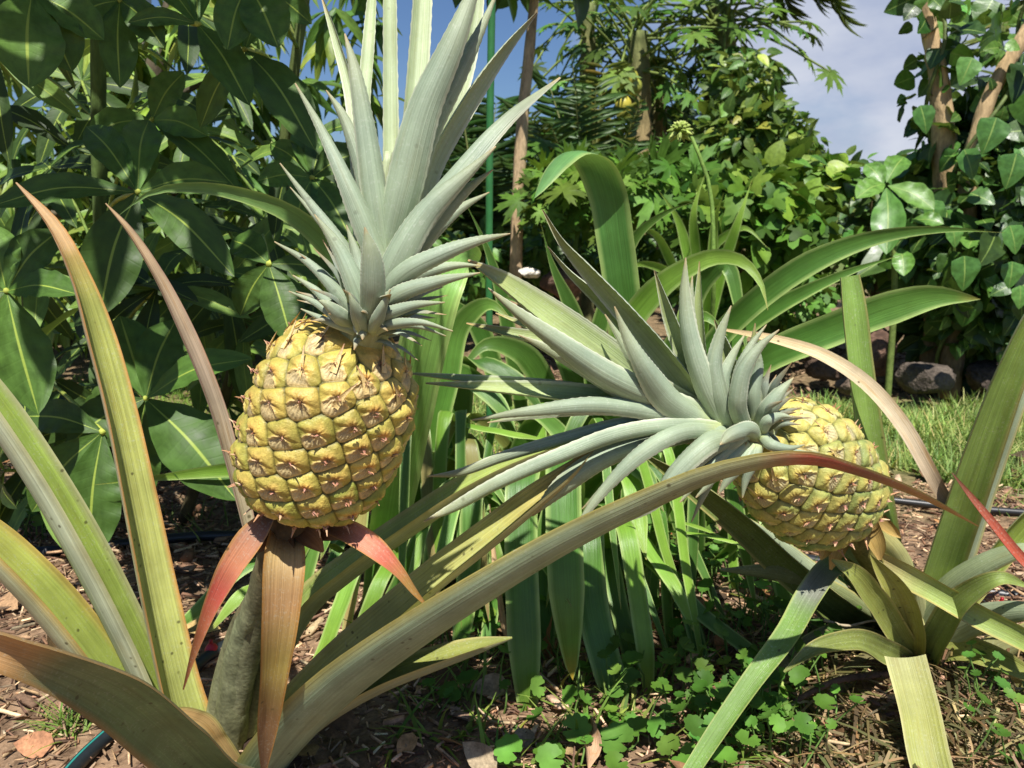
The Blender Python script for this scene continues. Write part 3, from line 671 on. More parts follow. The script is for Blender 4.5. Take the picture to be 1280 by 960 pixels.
leaf(PR, 'leaf', M['dry'], '1205,660,.95,16; 1180,622,.93,20; 1160,585,.92,23; 1128,530,.93,24; 1080,476,.95,23; 1030,444,.97,20; 970,424,.98,14; 900,411,1.0,3', roll=28, A=40, th=.002, n=34, m=9,
     cin=[(0, 'c8b48a'), (.2, 'a8947a'), (.4, 'c4b496'), (.7, 'ccb994'), (1, 'c4ac7c')], cout='b8a688', label='dry curled tan leaf arching over', wf=.78)
leaf(PR, 'leaf', M['pine'], '1320,735,.85,16; 1280,700,.85,17; 1240,652,.86,14; 1212,618,.87,9; 1190,591,.875,1.5', roll=30, A=50, th=.002, n=24, m=9, cin=[(0, '8a6a44'), (.3, 'a8503a'), (.6, '9c4e3a'), (1, '6e4a34')], cout='94503c', label='short red brown leaf tip', wf=.72)
body(PR, '1330,830,.83,26; 1280,800,.84,32; 1225,772,.86,34; 1165,738,.88,33; 1125,716,.89,34; 1098,700,.90,26', -18, 45, cin=[(0, '8aa24c'), (.7, '9cae60'), (.88, 'b5b070'), (1, 'c0ac74')], cout='a8a876', edge=('b5a25a', .06))
body(PR, '1195,1040,.70,50; 1165,960,.73,58; 1150,890,.775,56; 1132,822,.83,56', 8, 30, cin=[(0, '8c9448'), (.6, '96984e'), (1, 'a0a06a')], cout='a3a67e', edge=('b8b47c', .05), label='cut off yellow green leaf with a square end')
body(PR, '1120,790,.99,22; 1080,735,.95,28; 1045,706,.90,32; 1010,745,.83,36; 985,790,.79,34; 940,850,.755,30; 895,915,.725,27; 850,985,.695,22', 15, 34,
     cin=[(0, '5f7a36'), (.40, '5f7a38'), (.46, '70745e'), (.53, '84867a'), (.60, '6c8c40'), (1, '6e9040')], cout=GRN_OUT, edge=('a0ac60', .10), label='drooping leaf with a grey scarred bend')
body(PR, '1130,815,1.02,40; 1060,775,1.0,44; 985,715,.98,42; 920,655,.96,36; 860,607,.95,26; 800,565,.94,2', -30, 55, cin='66763a', cout='7d8660')
body(PR, '1120,790,1.04,30; 1040,735,1.02,32; 960,675,1.01,28; 890,632,1.0,16; 850,610,1.0,2', 160, 55, GRN_IN, GRN_OUT)
body(PR, '1145,810,1.0,26; 1115,735,.95,28; 1085,680,.91,30; 1062,650,.885,22', 24, 50, cin=[(0, 'a8a44e'), (1, 'b5a64a')], cout='a8a468', edge=('c2b05a', .06))
body(PR, '1150,810,1.0,30; 1140,740,.96,30; 1118,690,.92,30; 1090,660,.89,26', -160, 50, cin=GRN_IN, cout=[(0, 'a5aa80'), (1, 'b5ae68')])
body(PR, '1340,770,.92,30; 1270,800,.95,36; 1200,828,.97,38; 1145,838,.99,34', 155, 50, cin='848a48', cout='8e8e5e')
body(PR, '1350,870,.86,24; 1280,862,.89,34; 1210,868,.93,38; 1150,850,.97,36', -20, 50, cin='8e8a50', cout='83805a')
body(PR, '1340,820,.95,30; 1260,845,.98,36; 1190,862,1.0,30; 1150,850,1.02,28', 165, 50, cin='848a48', cout='7c7a50')
body(PR, '1165,900,.86,24; 1158,850,.93,30; 1146,800,.97,34; 1130,745,.99,30; 1120,690,1.0,24; 1112,655,1.0,12', 150, 50, cin='84904a', cout='a0a684')
body(PR, '1150,815,1.0,34; 1190,790,.96,40; 1240,770,.90,36; 1300,765,.84,20; 1340,770,.80,2', 150, 50, GRN_IN, GRN_OUT)
body(PR, '1130,815,1.0,30; 1085,800,.97,36; 1030,800,.93,36; 985,830,.90,28; 950,880,.88,14; 935,910,.87,2', 170, 50, cin='6e7640', cout=[(0, '7c7c52'), (.6, '6f6f44'), (1, '8a7448')], label='low drooping brownish leaf at the foot of the plant')
body(PR, '1150,820,1.0,30; 1100,850,.94,36; 1060,890,.88,30; 1030,930,.84,12; 1022,945,.83,2', 165, 50, cin='7c6a40', cout=[(0, '6e6242'), (1, '8a704a')], mat='dry', label='dead brown leaf lying at the foot of the plant')
body(PR, '1160,820,1.0,34; 1210,880,.90,40; 1250,930,.83,30; 1280,970,.78,4', 160, 50, cin='7c6e44', cout=[(0, '6e6646'), (1, '94784e')], mat='dry', label='withered brown leaf sagging to the right')
body(PR, '1130,800,1.03,26; 1095,700,1.02,32; 1040,600,1.02,30; 990,530,1.02,20; 960,480,1.02,2', -150, 52, GRN_IN, GRN_OUT)
for sp, r_, ci, co in [('1135,820,1.0,30; 1165,760,.97,34; 1215,715,.93,32; 1270,690,.9,22; 1330,680,.88,2', 150, '7f9048', '93a078'),
    ('1135,820,1.0,32; 1120,760,.95,36; 1108,720,.92,30; 1090,690,.90,18; 1078,672,.89,2', 30, 'a0a050', 'a5a87c'), ('1150,820,1.02,30; 1180,760,1.0,32; 1196,690,.98,30; 1204,640,.97,16; 1206,610,.97,2', 165, '7f9048', 'a0aa86'),
    ('1130,815,1.02,30; 1085,770,1.01,34; 1030,735,1.0,32; 970,715,.98,24; 900,712,.97,3', 150, '66783a', '7c8458'), ('1140,820,.99,34; 1200,810,.94,38; 1260,830,.88,32; 1330,870,.82,2', -30, '8a9048', '8c8c60'),
    ('1150,830,.99,30; 1205,850,.93,36; 1255,890,.86,32; 1310,950,.8,3', 150, '7c7a48', '88845c'), ('1135,825,1.0,30; 1085,830,.94,34; 1035,870,.88,30; 1000,930,.83,16; 985,965,.81,2', 170, '6a6a40', '77704a'),
    ('1145,830,.98,28; 1170,880,.9,34; 1215,940,.83,30; 1250,1000,.78,3', 20, '84804a', '6e6a46'), ('1125,800,1.04,28; 1065,690,1.03,32; 1000,610,1.02,30; 940,560,1.01,24; 880,540,1.0,2', 155, '748644', '8a9468'),
    ('1165,810,1.05,26; 1225,730,1.04,30; 1300,640,1.02,26; 1360,580,1.0,2', 40, '84983f', '97a580')]:
    body(PR, sp, r_, 52, cin=ci, cout=co)
for sp, r_, ci in [('1150,835,.97,26; 1122,790,.90,34; 1092,745,.86,34; 1062,712,.84,24; 1040,700,.835,4', 20, '8c9448'), ('1140,830,.96,30; 1136,780,.90,38; 1118,735,.87,34; 1096,705,.865,14; 1088,694,.865,2', -15, '9a9a4c'),
    ('1145,835,.97,30; 1110,815,.88,36; 1060,800,.82,30; 1010,815,.79,18; 980,840,.78,3', 20, '76803f'), ('1150,840,.96,32; 1172,790,.90,38; 1205,745,.86,34; 1250,722,.83,20; 1290,735,.84,2', -20, '82944a')]:
    body(PR, sp, r_, 48, cin=ci, cout='8c9068')
for sp in ['1060,660,.87,20; 1046,690,.85,18; 1038,712,.85,3', '1085,655,.875,24; 1096,680,.865,20; 1100,700,.865,4', '1040,672,.86,20; 1030,690,.85,14; 1026,700,.85,2', '1100,650,.88,18; 1116,664,.87,12; 1126,672,.87,2']:
    leaf(PR, 'bract', M['dry'], sp, roll=10, A=50, th=.0015, n=14, m=7, cin=[(0, '8a7040'), (.6, 'b59a58'), (1, 'c9a868')], cout='8a7440')
# ================================================================== strap-leaved lilies
LC = [(0, '5a8430'), (.5, '547e32'), (.93, '608636'), (1, '8a8440')]
LCB = [(0, '76a038'), (.6, '78a23a'), (.95, '88a642'), (1, 'a89a48')]
LCD = [(0, '527a30'), (.6, '4a742e'), (.94, '588034'), (1, '8a8440')]
LYT = [(0, '557f30'), (.7, '4e7a32'), (.93, '6a8c34'), (1, 'c0a03c')]
def roundtip(t): return np.minimum(1, 1.25 * np.sqrt(np.maximum(1 - t, 0) * 3.2)) * (0.75 + 0.25 * np.minimum(1, t * 5))
def longtip(t): return np.minimum(1, (np.maximum(1 - t, 0) * 2.6) ** 0.75) * (0.7 + 0.3 * np.minimum(1, t * 4))
def strap(root, spec, cin=LC, wdir=None, roll=0, prof=roundtip, A=22, label=None, n=36, edge=('a8c070', .05)):
    P, w = px(spec); mb = MB(); w = w * (.86 if wdir is not None else .95)
    sweep(mb, P, w, roll=roll if wdir is None else None, wdir=wdir, A=A, cin=cin, n=n, m=7, prof=prof, edge=edge, wave=0.03, dev=0.24)
    o = mb.build('leaf', M['lily'], root)
    if label: o['label'] = label
    return o
LA = thing('strap_lily', 'lily clump with broad straps hanging down to the mulch between the two pineapples', 'lily', gp(690, 760), 'strap leaved lilies')
XD = (1, 0.15, 0)
for spec, c in [
    ('700,720,1.15,36; 672,600,1.08,46; 655,585,1.0,48; 652,680,.93,49; 656,800,.88,50; 663,935,.85,46', LYT),
    ('705,720,1.15,38; 710,610,1.10,48; 705,575,1.0,52; 706,660,.94,54; 711,770,.90,54; 716,850,.89,46', LYT),
    ('730,720,1.15,30; 728,640,1.08,40; 735,660,1.0,46; 742,760,.94,48; 765,850,.90,46; 800,950,.87,34', LC),
    ('750,720,1.15,20; 770,650,1.08,26; 783,660,1.0,29; 797,740,.95,29; 808,820,.92,27; 813,910,.90,18', LCB),
    ('640,720,1.15,26; 605,620,1.10,30; 592,610,1.05,33; 588,690,1.0,33; 580,770,.97,31; 566,868,.95,20', LC),
    ('640,730,1.15,20; 620,740,1.08,22; 610,800,1.0,22; 606,850,.96,22; 610,926,.93,19', LYT),
    ('560,760,1.15,20; 530,720,1.08,24; 500,790,1.0,26; 480,860,.95,24; 466,970,.9,18', LCD),
    ('570,760,1.15,22; 560,780,1.08,28; 545,830,1.0,28; 520,900,.95,26; 492,975,.9,20', LC),
    ('480,720,1.15,20; 470,680,1.08,22; 448,700,1.02,22; 424,760,.98,22; 392,835,.95,17; 350,880,.93,8', LCB),
    ('520,740,1.15,18; 500,690,1.10,22; 478,720,1.03,22; 450,790,.99,22; 420,850,.95,14', LCB),
    ('430,690,1.2,16; 400,680,1.12,20; 370,712,1.06,22; 300,745,1.0,22; 262,790,.97,14', LCB),
    ('440,660,1.2,16; 380,690,1.1,22; 300,710,1.05,26; 250,760,1.0,22; 200,800,.98,6', LC),
    ('780,690,1.15,20; 800,690,1.1,24; 835,720,1.05,25; 880,768,1.0,25; 935,810,.96,23; 985,850,.93,10', LC),
    ('770,640,1.15,20; 785,650,1.1,22; 815,690,1.05,23; 845,735,1.0,22; 868,790,.96,14', LCB),
    ('770,660,1.18,14; 800,662,1.12,16; 850,664,1.06,16; 900,672,1.02,14; 940,686,1.0,4', LCB),
    ('770,670,1.18,14; 810,655,1.12,15; 860,654,1.06,14; 905,672,1.02,5', LCB),
    ('740,700,1.2,22; 760,690,1.1,26; 775,760,1.02,28; 800,850,.98,26; 830,930,.95,12', LCD),
    ('830,760,1.1,18; 850,740,1.04,22; 880,830,.98,24; 900,900,.95,20; 930,960,.92,8', LCD),
    ('520,560,1.25,20; 560,530,1.2,24; 610,535,1.15,24; 660,545,1.12,18; 700,552,1.1,8', LCB),
    ('480,660,1.25,24; 510,580,1.2,30; 545,560,1.15,32; 590,575,1.12,26; 640,640,1.08,8', LC),
    ('560,700,1.25,28; 540,600,1.2,36; 520,560,1.18,38; 492,600,1.15,36; 470,690,1.12,30; 452,760,1.1,12', LCD),
    ('610,700,1.25,28; 590,620,1.2,36; 575,590,1.18,38; 555,640,1.12,36; 540,720,1.08,30; 530,790,1.06,10', LCD),
    ('640,690,1.25,24; 650,560,1.22,30; 675,520,1.2,32; 705,545,1.15,28; 735,600,1.1,12', LC),
    ('690,700,1.2,26; 740,600,1.18,34; 775,570,1.14,36; 805,590,1.1,32; 830,640,1.06,12', LC),
    ('500,740,1.25,26; 530,640,1.22,34; 545,600,1.2,36; 530,660,1.16,34; 500,760,1.12,28; 480,830,1.1,10', LCD),
    ('590,740,1.25,26; 610,640,1.22,34; 630,600,1.2,36; 628,680,1.15,34; 615,760,1.12,24; 606,800,1.1,8', LCD),
    ('670,740,1.25,26; 690,650,1.2,34; 690,640,1.15,36; 684,720,1.08,36; 684,800,1.03,30; 690,850,1.0,12', LCD),
    ('760,730,1.22,24; 770,680,1.18,30; 765,720,1.12,34; 745,800,1.05,30; 725,870,1.0,20; 715,905,.98,5', LCD),
    ('560,640,1.3,26; 575,520,1.3,32; 590,450,1.3,32; 640,470,1.28,26; 690,530,1.26,10', LCD),
    ('520,620,1.3,22; 545,500,1.3,28; 570,470,1.28,28; 620,500,1.25,26; 650,560,1.22,10', LC),
    ('745,600,1.2,24; 770,570,1.16,30; 790,600,1.10,32; 800,660,1.05,26; 808,700,1.02,10', LCB),
    ]:
    strap(LA, spec, c, wdir=XD)
for i in range(50):
    x0, Y0 = rng.uniform(470, 880), rng.uniform(1.12, 1.4); dxx = rng.normal(0, 125); ya = rng.uniform(500, 650); yt = rng.uniform(740, 925); w_ = rng.uniform(12, 27); dY = rng.uniform(.12, .3)
    if abs(x0 + dxx - 690) < 60: yt = min(yt, 760)
    strap(LA, f'{x0},720,{Y0},{w_ * .8}; {x0 + dxx * .35},{ya + 50},{Y0 - dY * .2},{w_}; {x0 + dxx * .7},{ya},{Y0 - dY * .45},{w_}; {x0 + dxx},{(ya + yt) / 2 + 10},{Y0 - dY * .8},{w_ * .95}; {x0 + dxx * 1.2},{yt},{Y0 - dY},{w_ * .5}', [LC, LCD, LCB, LCD, LC, LCB, [(0, '6a8a3c'), (.5, '8a8a48'), (1, 'b09a68')]][i % 7], wdir=(1, float(rng.normal(.1, .35)), 0))
# straps that cross the picture sideways
strap(LA, '560,600,1.18,22; 470,585,1.12,24; 380,584,1.06,24; 280,588,1.0,22; 200,597,.97,17; 118,606,.95,4', LCB, roll=-20, prof=longtip)
strap(LA, '470,760,1.2,40; 490,640,1.1,52; 512,520,1.02,60; 532,420,.98,64; 552,352,.97,62; 566,330,.99,56; 585,318,1.05,48; 600,325,1.12,40', [(0, '5c8838'), (.5, '82ac54'), (1, '86b25a')], roll=10, A=18,
      label='wide pale strap leaf folded over at the top')
LB_ = thing('strap_lily', 'lily clump with a tall hooked leaf and green flower head behind the right crown', 'lily', gp(800, 620), 'strap leaved lilies')
P = px('790,600,1.30,34; 785,500,1.27,42; 779,390,1.24,46; 768,300,1.225,47; 757,235,1.21,48; 741,200,1.19,50; 718,188,1.165,54; 697,204,1.14,56; 680,228,1.12,52; 668,248,1.11,34')
mb = MB()
sweep(mb, P[0], P[1], wdir=np.array([(1, .2, 0), (1, .2, 0), (1, .2, 0), (1, .1, 0), (.95, -.1, 0), (.85, -.4, 0), (.75, -.65, 0), (.7, -.7, 0), (.68, -.72, 0), (.68, -.72, 0)], float), A=24, cin=[(0, '6a9440'), (.5, '46702f'), (.7, '548440'), (1, '6f9c5c')], n=50, m=7, prof=roundtip, edge=('a8c070', .05))
mb.build('leaf', M['lily'], LB_)['label'] = 'tall strap leaf hooked over at its tip'
for spec, c, r in [
    ('820,600,1.3,26; 790,500,1.25,32; 770,440,1.22,33; 800,385,1.2,34; 850,340,1.17,34; 895,321,1.15,34; 930,328,1.12,33; 950,352,1.1,28; 960,388,1.08,14', LCB, 0),
    ('840,600,1.3,24; 860,480,1.27,28; 900,420,1.25,30; 950,372,1.22,32; 1020,325,1.2,32; 1100,296,1.18,28; 1180,287,1.16,20; 1256,291,1.14,3', LCD, 15),
    ('850,600,1.3,20; 890,450,1.3,22; 960,390,1.28,23; 1020,358,1.26,22; 1080,333,1.25,16; 1130,318,1.24,3', LCD, 15),
    ('860,600,1.28,26; 900,490,1.24,34; 960,446,1.20,40; 1040,412,1.17,44; 1110,386,1.15,44; 1170,371,1.13,42; 1226,374,1.11,20', LCD, 12),
    ('830,600,1.35,22; 850,440,1.33,28; 880,350,1.31,28; 905,330,1.28,28; 925,390,1.25,26; 935,450,1.22,16', LCD, 0),
    ('760,560,1.35,18; 740,470,1.33,22; 770,350,1.32,22; 800,290,1.3,20; 840,262,1.28,14; 868,252,1.26,3', LC, 10),
    ('800,560,1.3,24; 830,460,1.27,28; 850,420,1.25,29; 880,395,1.22,28; 910,420,1.2,20', LC, 0),
    ('740,600,1.4,26; 690,500,1.38,32; 650,440,1.36,34; 610,430,1.34,30; 570,470,1.32,18', LC, 0),
    ('740,600,1.4,24; 720,480,1.38,30; 690,410,1.37,32; 660,380,1.35,26; 620,370,1.33,8', LCD, 0),
    ('760,560,1.38,20; 735,450,1.36,24; 712,380,1.35,22; 690,330,1.34,14; 676,280,1.33,2', LCD, 10),
    ('640,560,1.4,22; 620,470,1.4,26; 590,400,1.38,26; 560,380,1.36,22; 530,400,1.34,8', LCD, 0),
    ('660,560,1.42,18; 640,440,1.42,20; 625,360,1.41,18; 600,290,1.40,10; 580,250,1.39,2', LCD, 0),
    ('870,600,1.3,20; 880,500,1.27,24; 930,440,1.25,24; 990,430,1.22,16; 1020,440,1.2,3', LCB, 0),
    ('640,540,1.35,20; 600,480,1.3,24; 560,460,1.28,22; 520,480,1.25,10', LC, 0),
    ]:
    strap(LB_, spec, c, roll=r, prof=roundtip if spec.startswith('860,600') else longtip)
sm = MB(); tube(sm, [gp(850, 600), at(892, 330, 1.4), at(885, 225, 1.42), at(862, 165, 1.43)], [.0045, .004, .0036, .003], '6a863a', 8)
for i in range(54):
    a = rng.uniform(0, 6.28); e = rng.uniform(-.6, 1.4); c0 = at(850, 165, 1.43)
    d = np.array([math.cos(a) * math.cos(e), math.sin(a) * math.cos(e), math.sin(e)])
    tube(sm, [c0 + d * .004, c0 + d * rng.uniform(.008, .018), c0 + d * .023 + [0, 0, -.004]], [.0010, .0034, .001], [(0, '8aa044'), (1, random.choice(['a0ae5c', 'aeb86a', '8ea04c']))], 6)
sm.build('flower_stalk', M['stalk'], LB_)['label'] = 'thin stalk with a head of pale green buds'
LCc = thing('strap_lily', 'small lily with short light green straps in front of the papaya seedling', 'lily', gp(870, 430), 'strap leaved lilies')
for spec in ['880,420,2.3,10; 862,330,2.3,13; 845,270,2.3,12; 822,236,2.3,3', '880,420,2.3,10; 870,320,2.25,13; 868,260,2.2,12; 882,215,2.2,2', '885,420,2.3,10; 905,330,2.25,14; 925,270,2.2,13; 940,225,2.2,3',
             '880,420,2.3,10; 840,330,2.25,12; 815,290,2.2,11; 780,290,2.15,3', '885,420,2.3,10; 900,300,2.3,12; 930,285,2.25,11; 960,310,2.2,3', '880,420,2.3,10; 850,350,2.2,12; 800,330,2.15,11; 770,345,2.1,3',
             '880,420,2.3,10; 890,330,2.2,13; 895,270,2.15,12; 905,240,2.1,3']:
    strap(LCc, spec, LCB, roll=float(rng.uniform(-25, 25)), prof=longtip)
LD = thing('strap_lily', 'arching lily leaves reaching across the palmate shrub beside the tall crown', 'lily', gp(470, 640), 'strap leaved lilies')
strap(LD, '480,640,1.15,22; 470,450,1.05,28; 420,320,.98,30; 370,272,.95,31; 300,243,.93,31; 235,234,.91,30; 190,240,.895,26; 145,272,.88,3', [(0, '6a9440'), (1, '82a860')], roll=-18, prof=longtip, label='long arched strap leaf over the palmate shrub')
strap(LD, '500,640,1.2,20; 480,560,1.15,24; 440,600,1.1,24; 400,700,1.05,12', LCD, wdir=XD)
strap(LD, '520,640,1.2,24; 560,480,1.2,28; 580,400,1.2,28; 612,380,1.18,22; 640,400,1.16,8', LC)

# ================================================================== palmate shrub on the left
PS = thing('palmate_shrub', 'large palmate leaved shrub with yellow midribs filling the left side', 'shrub', gp(140, 640))
def oblan(t): return np.sin(pi * np.clip(t, 0.0, 1) ** 1.25) ** 0.8 * 0.98 + 0.03 * (1 - t)
PD = ['344a1e', '3c5422', '2c401a', '486428', '6a863a']
PC = ['4e6e2c', '466428', '587832', '405a24']
def leaflet(mb, c, tip, w, sag=0.0, cin=None, roll=0, tilt=.55):
    c, tip = np.asarray(c), np.asarray(tip); mid = (c + tip) / 2; L = np.linalg.norm(tip - c)
    mid = mid + np.array([0, -0.02, 0.05]) * L * 1.6 + np.array([0, 0, sag])
    col = cin or random.choice(PC); w = w * .86
    sweep(mb, np.array([c, mid, tip]), [w, w, w], tilt=tilt, roll=roll, A=24, cin=col, n=26, m=9, prof=oblan, wave=.05, dev=.15)
def palm_leaf(center, tips, stem_to, w=None, sag=0):
    """center (x,y,Y); tips [(x,y,Y,w px)]"""
    mb = MB(); c = at(*center)
    for (x, y, Y, wp) in tips:
        tp = at(x, y, Y); leaflet(mb, c, tp, wp * mpp((c + tp) / 2) * 1.06, sag, roll=rng.uniform(-14, 14))
    o = mb.build('leaf', M['palmate'], PS)
    pm = MB(); s = np.asarray(stem_to); mid = (c + s) / 2 + np.array([0, -.01, .02])
    tube(pm, [s, mid, c + unit(c - mid) * .004], [.0035, .0028, .0035], [(0, '5c7a38'), (1, 'a8b04a')], 7)
    pm.build('petiole', M['stalk'], o)
    return o
STEM = [gp(140, 640), at(132, 420, 1.3), at(124, 200, 1.28), at(122, 0, 1.26), at(118, -200, 1.26)]
STEM2 = [gp(230, 650), at(300, 430, 1.4), at(352, 200, 1.42), at(372, 60, 1.42), at(400, -120, 1.45)]
sm = MB(); tube(sm, STEM, [.016, .013, .0115, .0105, .008], [(0, '5c5238'), (.4, '48582c'), (1, '50682e')], 12, n=40, lump=.03); sm.build('stem', M['bark'], PS)
sm = MB(); tube(sm, STEM2, [.012, .010, .009, .009, .006], [(0, '5c5238'), (.5, '50582e'), (1, '5a6a34')], 10, n=40, lump=.03); sm.build('stem', M['bark'], PS)
sm = MB(); tube(sm, [gp(60, 660), at(40, 450, 1.35), at(20, 200, 1.4)], [.011, .009, .007], [(0, '5c5238'), (1, '50682e')], 10, n=30, lump=.03); sm.build('stem', M['bark'], PS)
S1, S2, S3 = at(128, 300, 1.29), at(330, 300, 1.41), at(42, 470, 1.34)
palm_leaf((172, 240, 1.0), [(-14, 258, .95, 44), (124, 396, .93, 76), (293, 346, .93, 58), (108, 158, 1.08, 48), (186, 150, 1.12, 50), (285, 228, 1.08, 48)], S1)
palm_leaf((247, 30, 1.02), [(312, 132, .97, 56), (160, 28, 1.0, 26), (250, -60, 1.1, 50), (180, -40, 1.06, 44)], at(180, 60, 1.27))
palm_leaf((306, 62, 1.04), [(394, 188, .96, 66), (250, 160, 1.06, 40), (350, -20, 1.1, 44)], at(358, 110, 1.42))
palm_leaf((8, 364, .98), [(48, 518, .92, 76), (98, 368, .94, 50), (74, 288, 1.02, 56), (-60, 380, .95, 60), (-10, 280, 1.0, 60)], S3)
palm_leaf((182, 498, 1.06), [(296, 626, 1.0, 96), (316, 448, 1.02, 50), (84, 558, 1.0, 58), (150, 395, 1.12, 66), (220, 400, 1.12, 60), (170, 640, 1.04, 60)], at(134, 440, 1.3))
palm_leaf((390, 222, 1.12), [(322, 226, 1.1, 40), (368, 285, 1.06, 46), (440, 300, 1.06, 56), (455, 190, 1.14, 46), (380, 160, 1.18, 44), (338, 180, 1.16, 36), (410, 165, 1.18, 40)], at(350, 215, 1.42))
palm_leaf((336, 330, 1.0), [(366, 432, .95, 58), (290, 300, 1.04, 46), (420, 345, 1.03, 36), (300, 395, 1.0, 44)], S2)
palm_leaf((128, 540, 1.0), [(112, 702, .94, 74), (40, 640, .96, 60), (30, 520, 1.02, 50)], S3)
palm_leaf((40, -10, .98), [(36, 110, .93, 90), (-40, 60, .95, 60), (130, 50, 1.0, 60), (90, 90, .98, 70)], at(122, 0, 1.26))
palm_leaf((310, -20, 1.0), [(348, 60, .97, 66), (284, 62, .96, 54), (390, 30, 1.03, 40)], at(372, 60, 1.42))
palm_leaf((150, 0, 1.05), [(150, 110, 1.0, 50), (205, 60, 1.0, 46), (90, 30, 1.0, 44)], at(123, 40, 1.27))
palm_leaf((190, 150, 1.16), [(110, 170, 1.12, 46), (170, 240, 1.12, 46), (260, 170, 1.12, 46), (300, 240, 1.1, 46), (230, 90, 1.18, 46)], S1)
def rand_leaf(c, nl, L, up, stem, droop=.3, wf=.25):
    mb = MB(); Nn = unit(up); X = unit(np.cross(Nn, rng.normal(size=3))); Yv = np.cross(Nn, X); a0 = rng.uniform(0, 6)
    for i in range(nl):
        a = a0 + i * 2 * pi / (nl + .6); d = X * math.cos(a) + Yv * math.sin(a); l = L * rng.uniform(.75, 1.1)
        tp = c + d * l + np.array([0, 0, -droop * l * rng.uniform(.5, 1.4)])
        col = random.choice(PD); w = l * wf
        mid = (c + tp) / 2 + Nn * l * .09
        sweep(mb, np.array([c, mid, tp]), [w, w, w], wdir=np.cross(d, Nn) + 1e-3, A=24, cin=col, n=12, m=5, prof=oblan, wave=.04, dev=.15)
    o = mb.build('leaf', M['palmate'], PS)
    pm = MB(); tube(pm, [stem, (stem + c) / 2 + np.array([0, 0, .02]), c], [.0032, .0026, .003], [(0, '5c7a38'), (1, '8a9a44')], 5); pm.build('petiole', M['stalk'], o)
for i in range(60):
    x, y = rng.uniform(-40, 430), rng.uniform(-60, 600)
    if x > 330 and y < 200 and i % 4: continue
    Y = rng.uniform(1.16, 1.85) if y > 80 else rng.uniform(1.2, 1.6)
    c = at(x, y, Y)
    st = STEM if x < 230 else STEM2
    f = np.clip((620 - y) / 620 * .75, 0.05, .9); s = catmull(np.c_[np.array(st), np.zeros(5)], np.array([f]))[0, :3] + rng.normal(0, .004, 3)
    rand_leaf(c, int(rng.integers(5, 8)), rng.uniform(.12, .18), np.array([0, -.65, .75]) + rng.normal(0, .45, 3), s)

for i in range(23):                    # upper leaves of the shrub, unseen above the picture, added to shade it
    c = np.array([rng.uniform(-1.0, -.38) if i % 5 else rng.uniform(-.4, -.2), rng.uniform(.62, 1.15), rng.uniform(1.0, 1.5)])
    if c[2] < .66 + c[1] * .36: c[2] = .66 + c[1] * .36
    st = STEM if c[0] < -.45 else STEM2; s = catmull(np.c_[np.array(st), np.zeros(5)], np.array([.97]))[0, :3]
    rand_leaf(c, int(rng.integers(5, 8)), rng.uniform(.13, .19), np.array([0, -.4, .9]) + rng.normal(0, .3, 3), s)

# ================================================================== foliage masses further back
def blobs(spec):
    return [[float(v) for v in r.split(',')] for r in spec.strip().strip(';').split(';')]
def foliage(mb, spec, tmpl, n, size, cols, down=.35, upn=.8, shell=.55, amt=.3, aspect=1.0, face=0.35):
    """blobs x,y,Y,rx,ry (picture px),depth radius m : leaves spread through the volume."""
    B = blobs(spec); wts = np.array([b[3] * b[4] for b in B]); wts = wts / wts.sum()
    for b, wt in zip(B, wts):
        k = max(3, int(n * wt)); c = at(b[0], b[1], b[2]); s = mpp(c)
        d = unit(rng.normal(size=(k, 3))); r = rng.uniform(shell ** 3, 1, (k, 1)) ** (1 / 3)
        pos = c + d * r * np.array([b[3] * s, b[5], b[4] * s])
        pos = pos + rng.normal(0, .03, (k, 3)) * size * 6
        ax = d * .6 + rng.normal(0, .6, (k, 3)) + np.array([0, 0, -down])
        nm = np.array([0, -face, upn]) + d * .35 + rng.normal(0, .6, (k, 3))
        cc = np.concatenate([jit(cols[j % len(cols)], len(pos[j::len(cols)]), amt) for j in range(len(cols))])[:k] if k >= len(cols) else jit(cols[0], k, amt)
        rng.shuffle(cc)
        sz = size * np.exp(rng.normal(0, .28, k))
        ok = pos[:, 2] > .02
        scatter(mb, tmpl, pos[ok], ax[ok], nm[ok], sz[ok], cc[:len(pos)][ok], aspect)
def bush(name, label, cat, base, trunk, parts, mat='bush', group=None, leafname='foliage', tcol=[(0, '6e6148'), (1, '6a6444')]):
    root = thing(name, label, cat, base, group)
    if trunk:
        tm = MB()
        for (Pp, rr) in trunk: tube(tm, Pp, rr, tcol, 9, lump=.05)
        tm.build('trunk' if 'tree' in name or 'palm' in name else 'stem', M['bark'], root)
    mb = MB()
    for kw in parts: foliage(mb, **kw)
    mb.build(leafname, M[mat], root)
    return root
def down_to_ground(p): return np.array([p[0], p[1], 0.0])
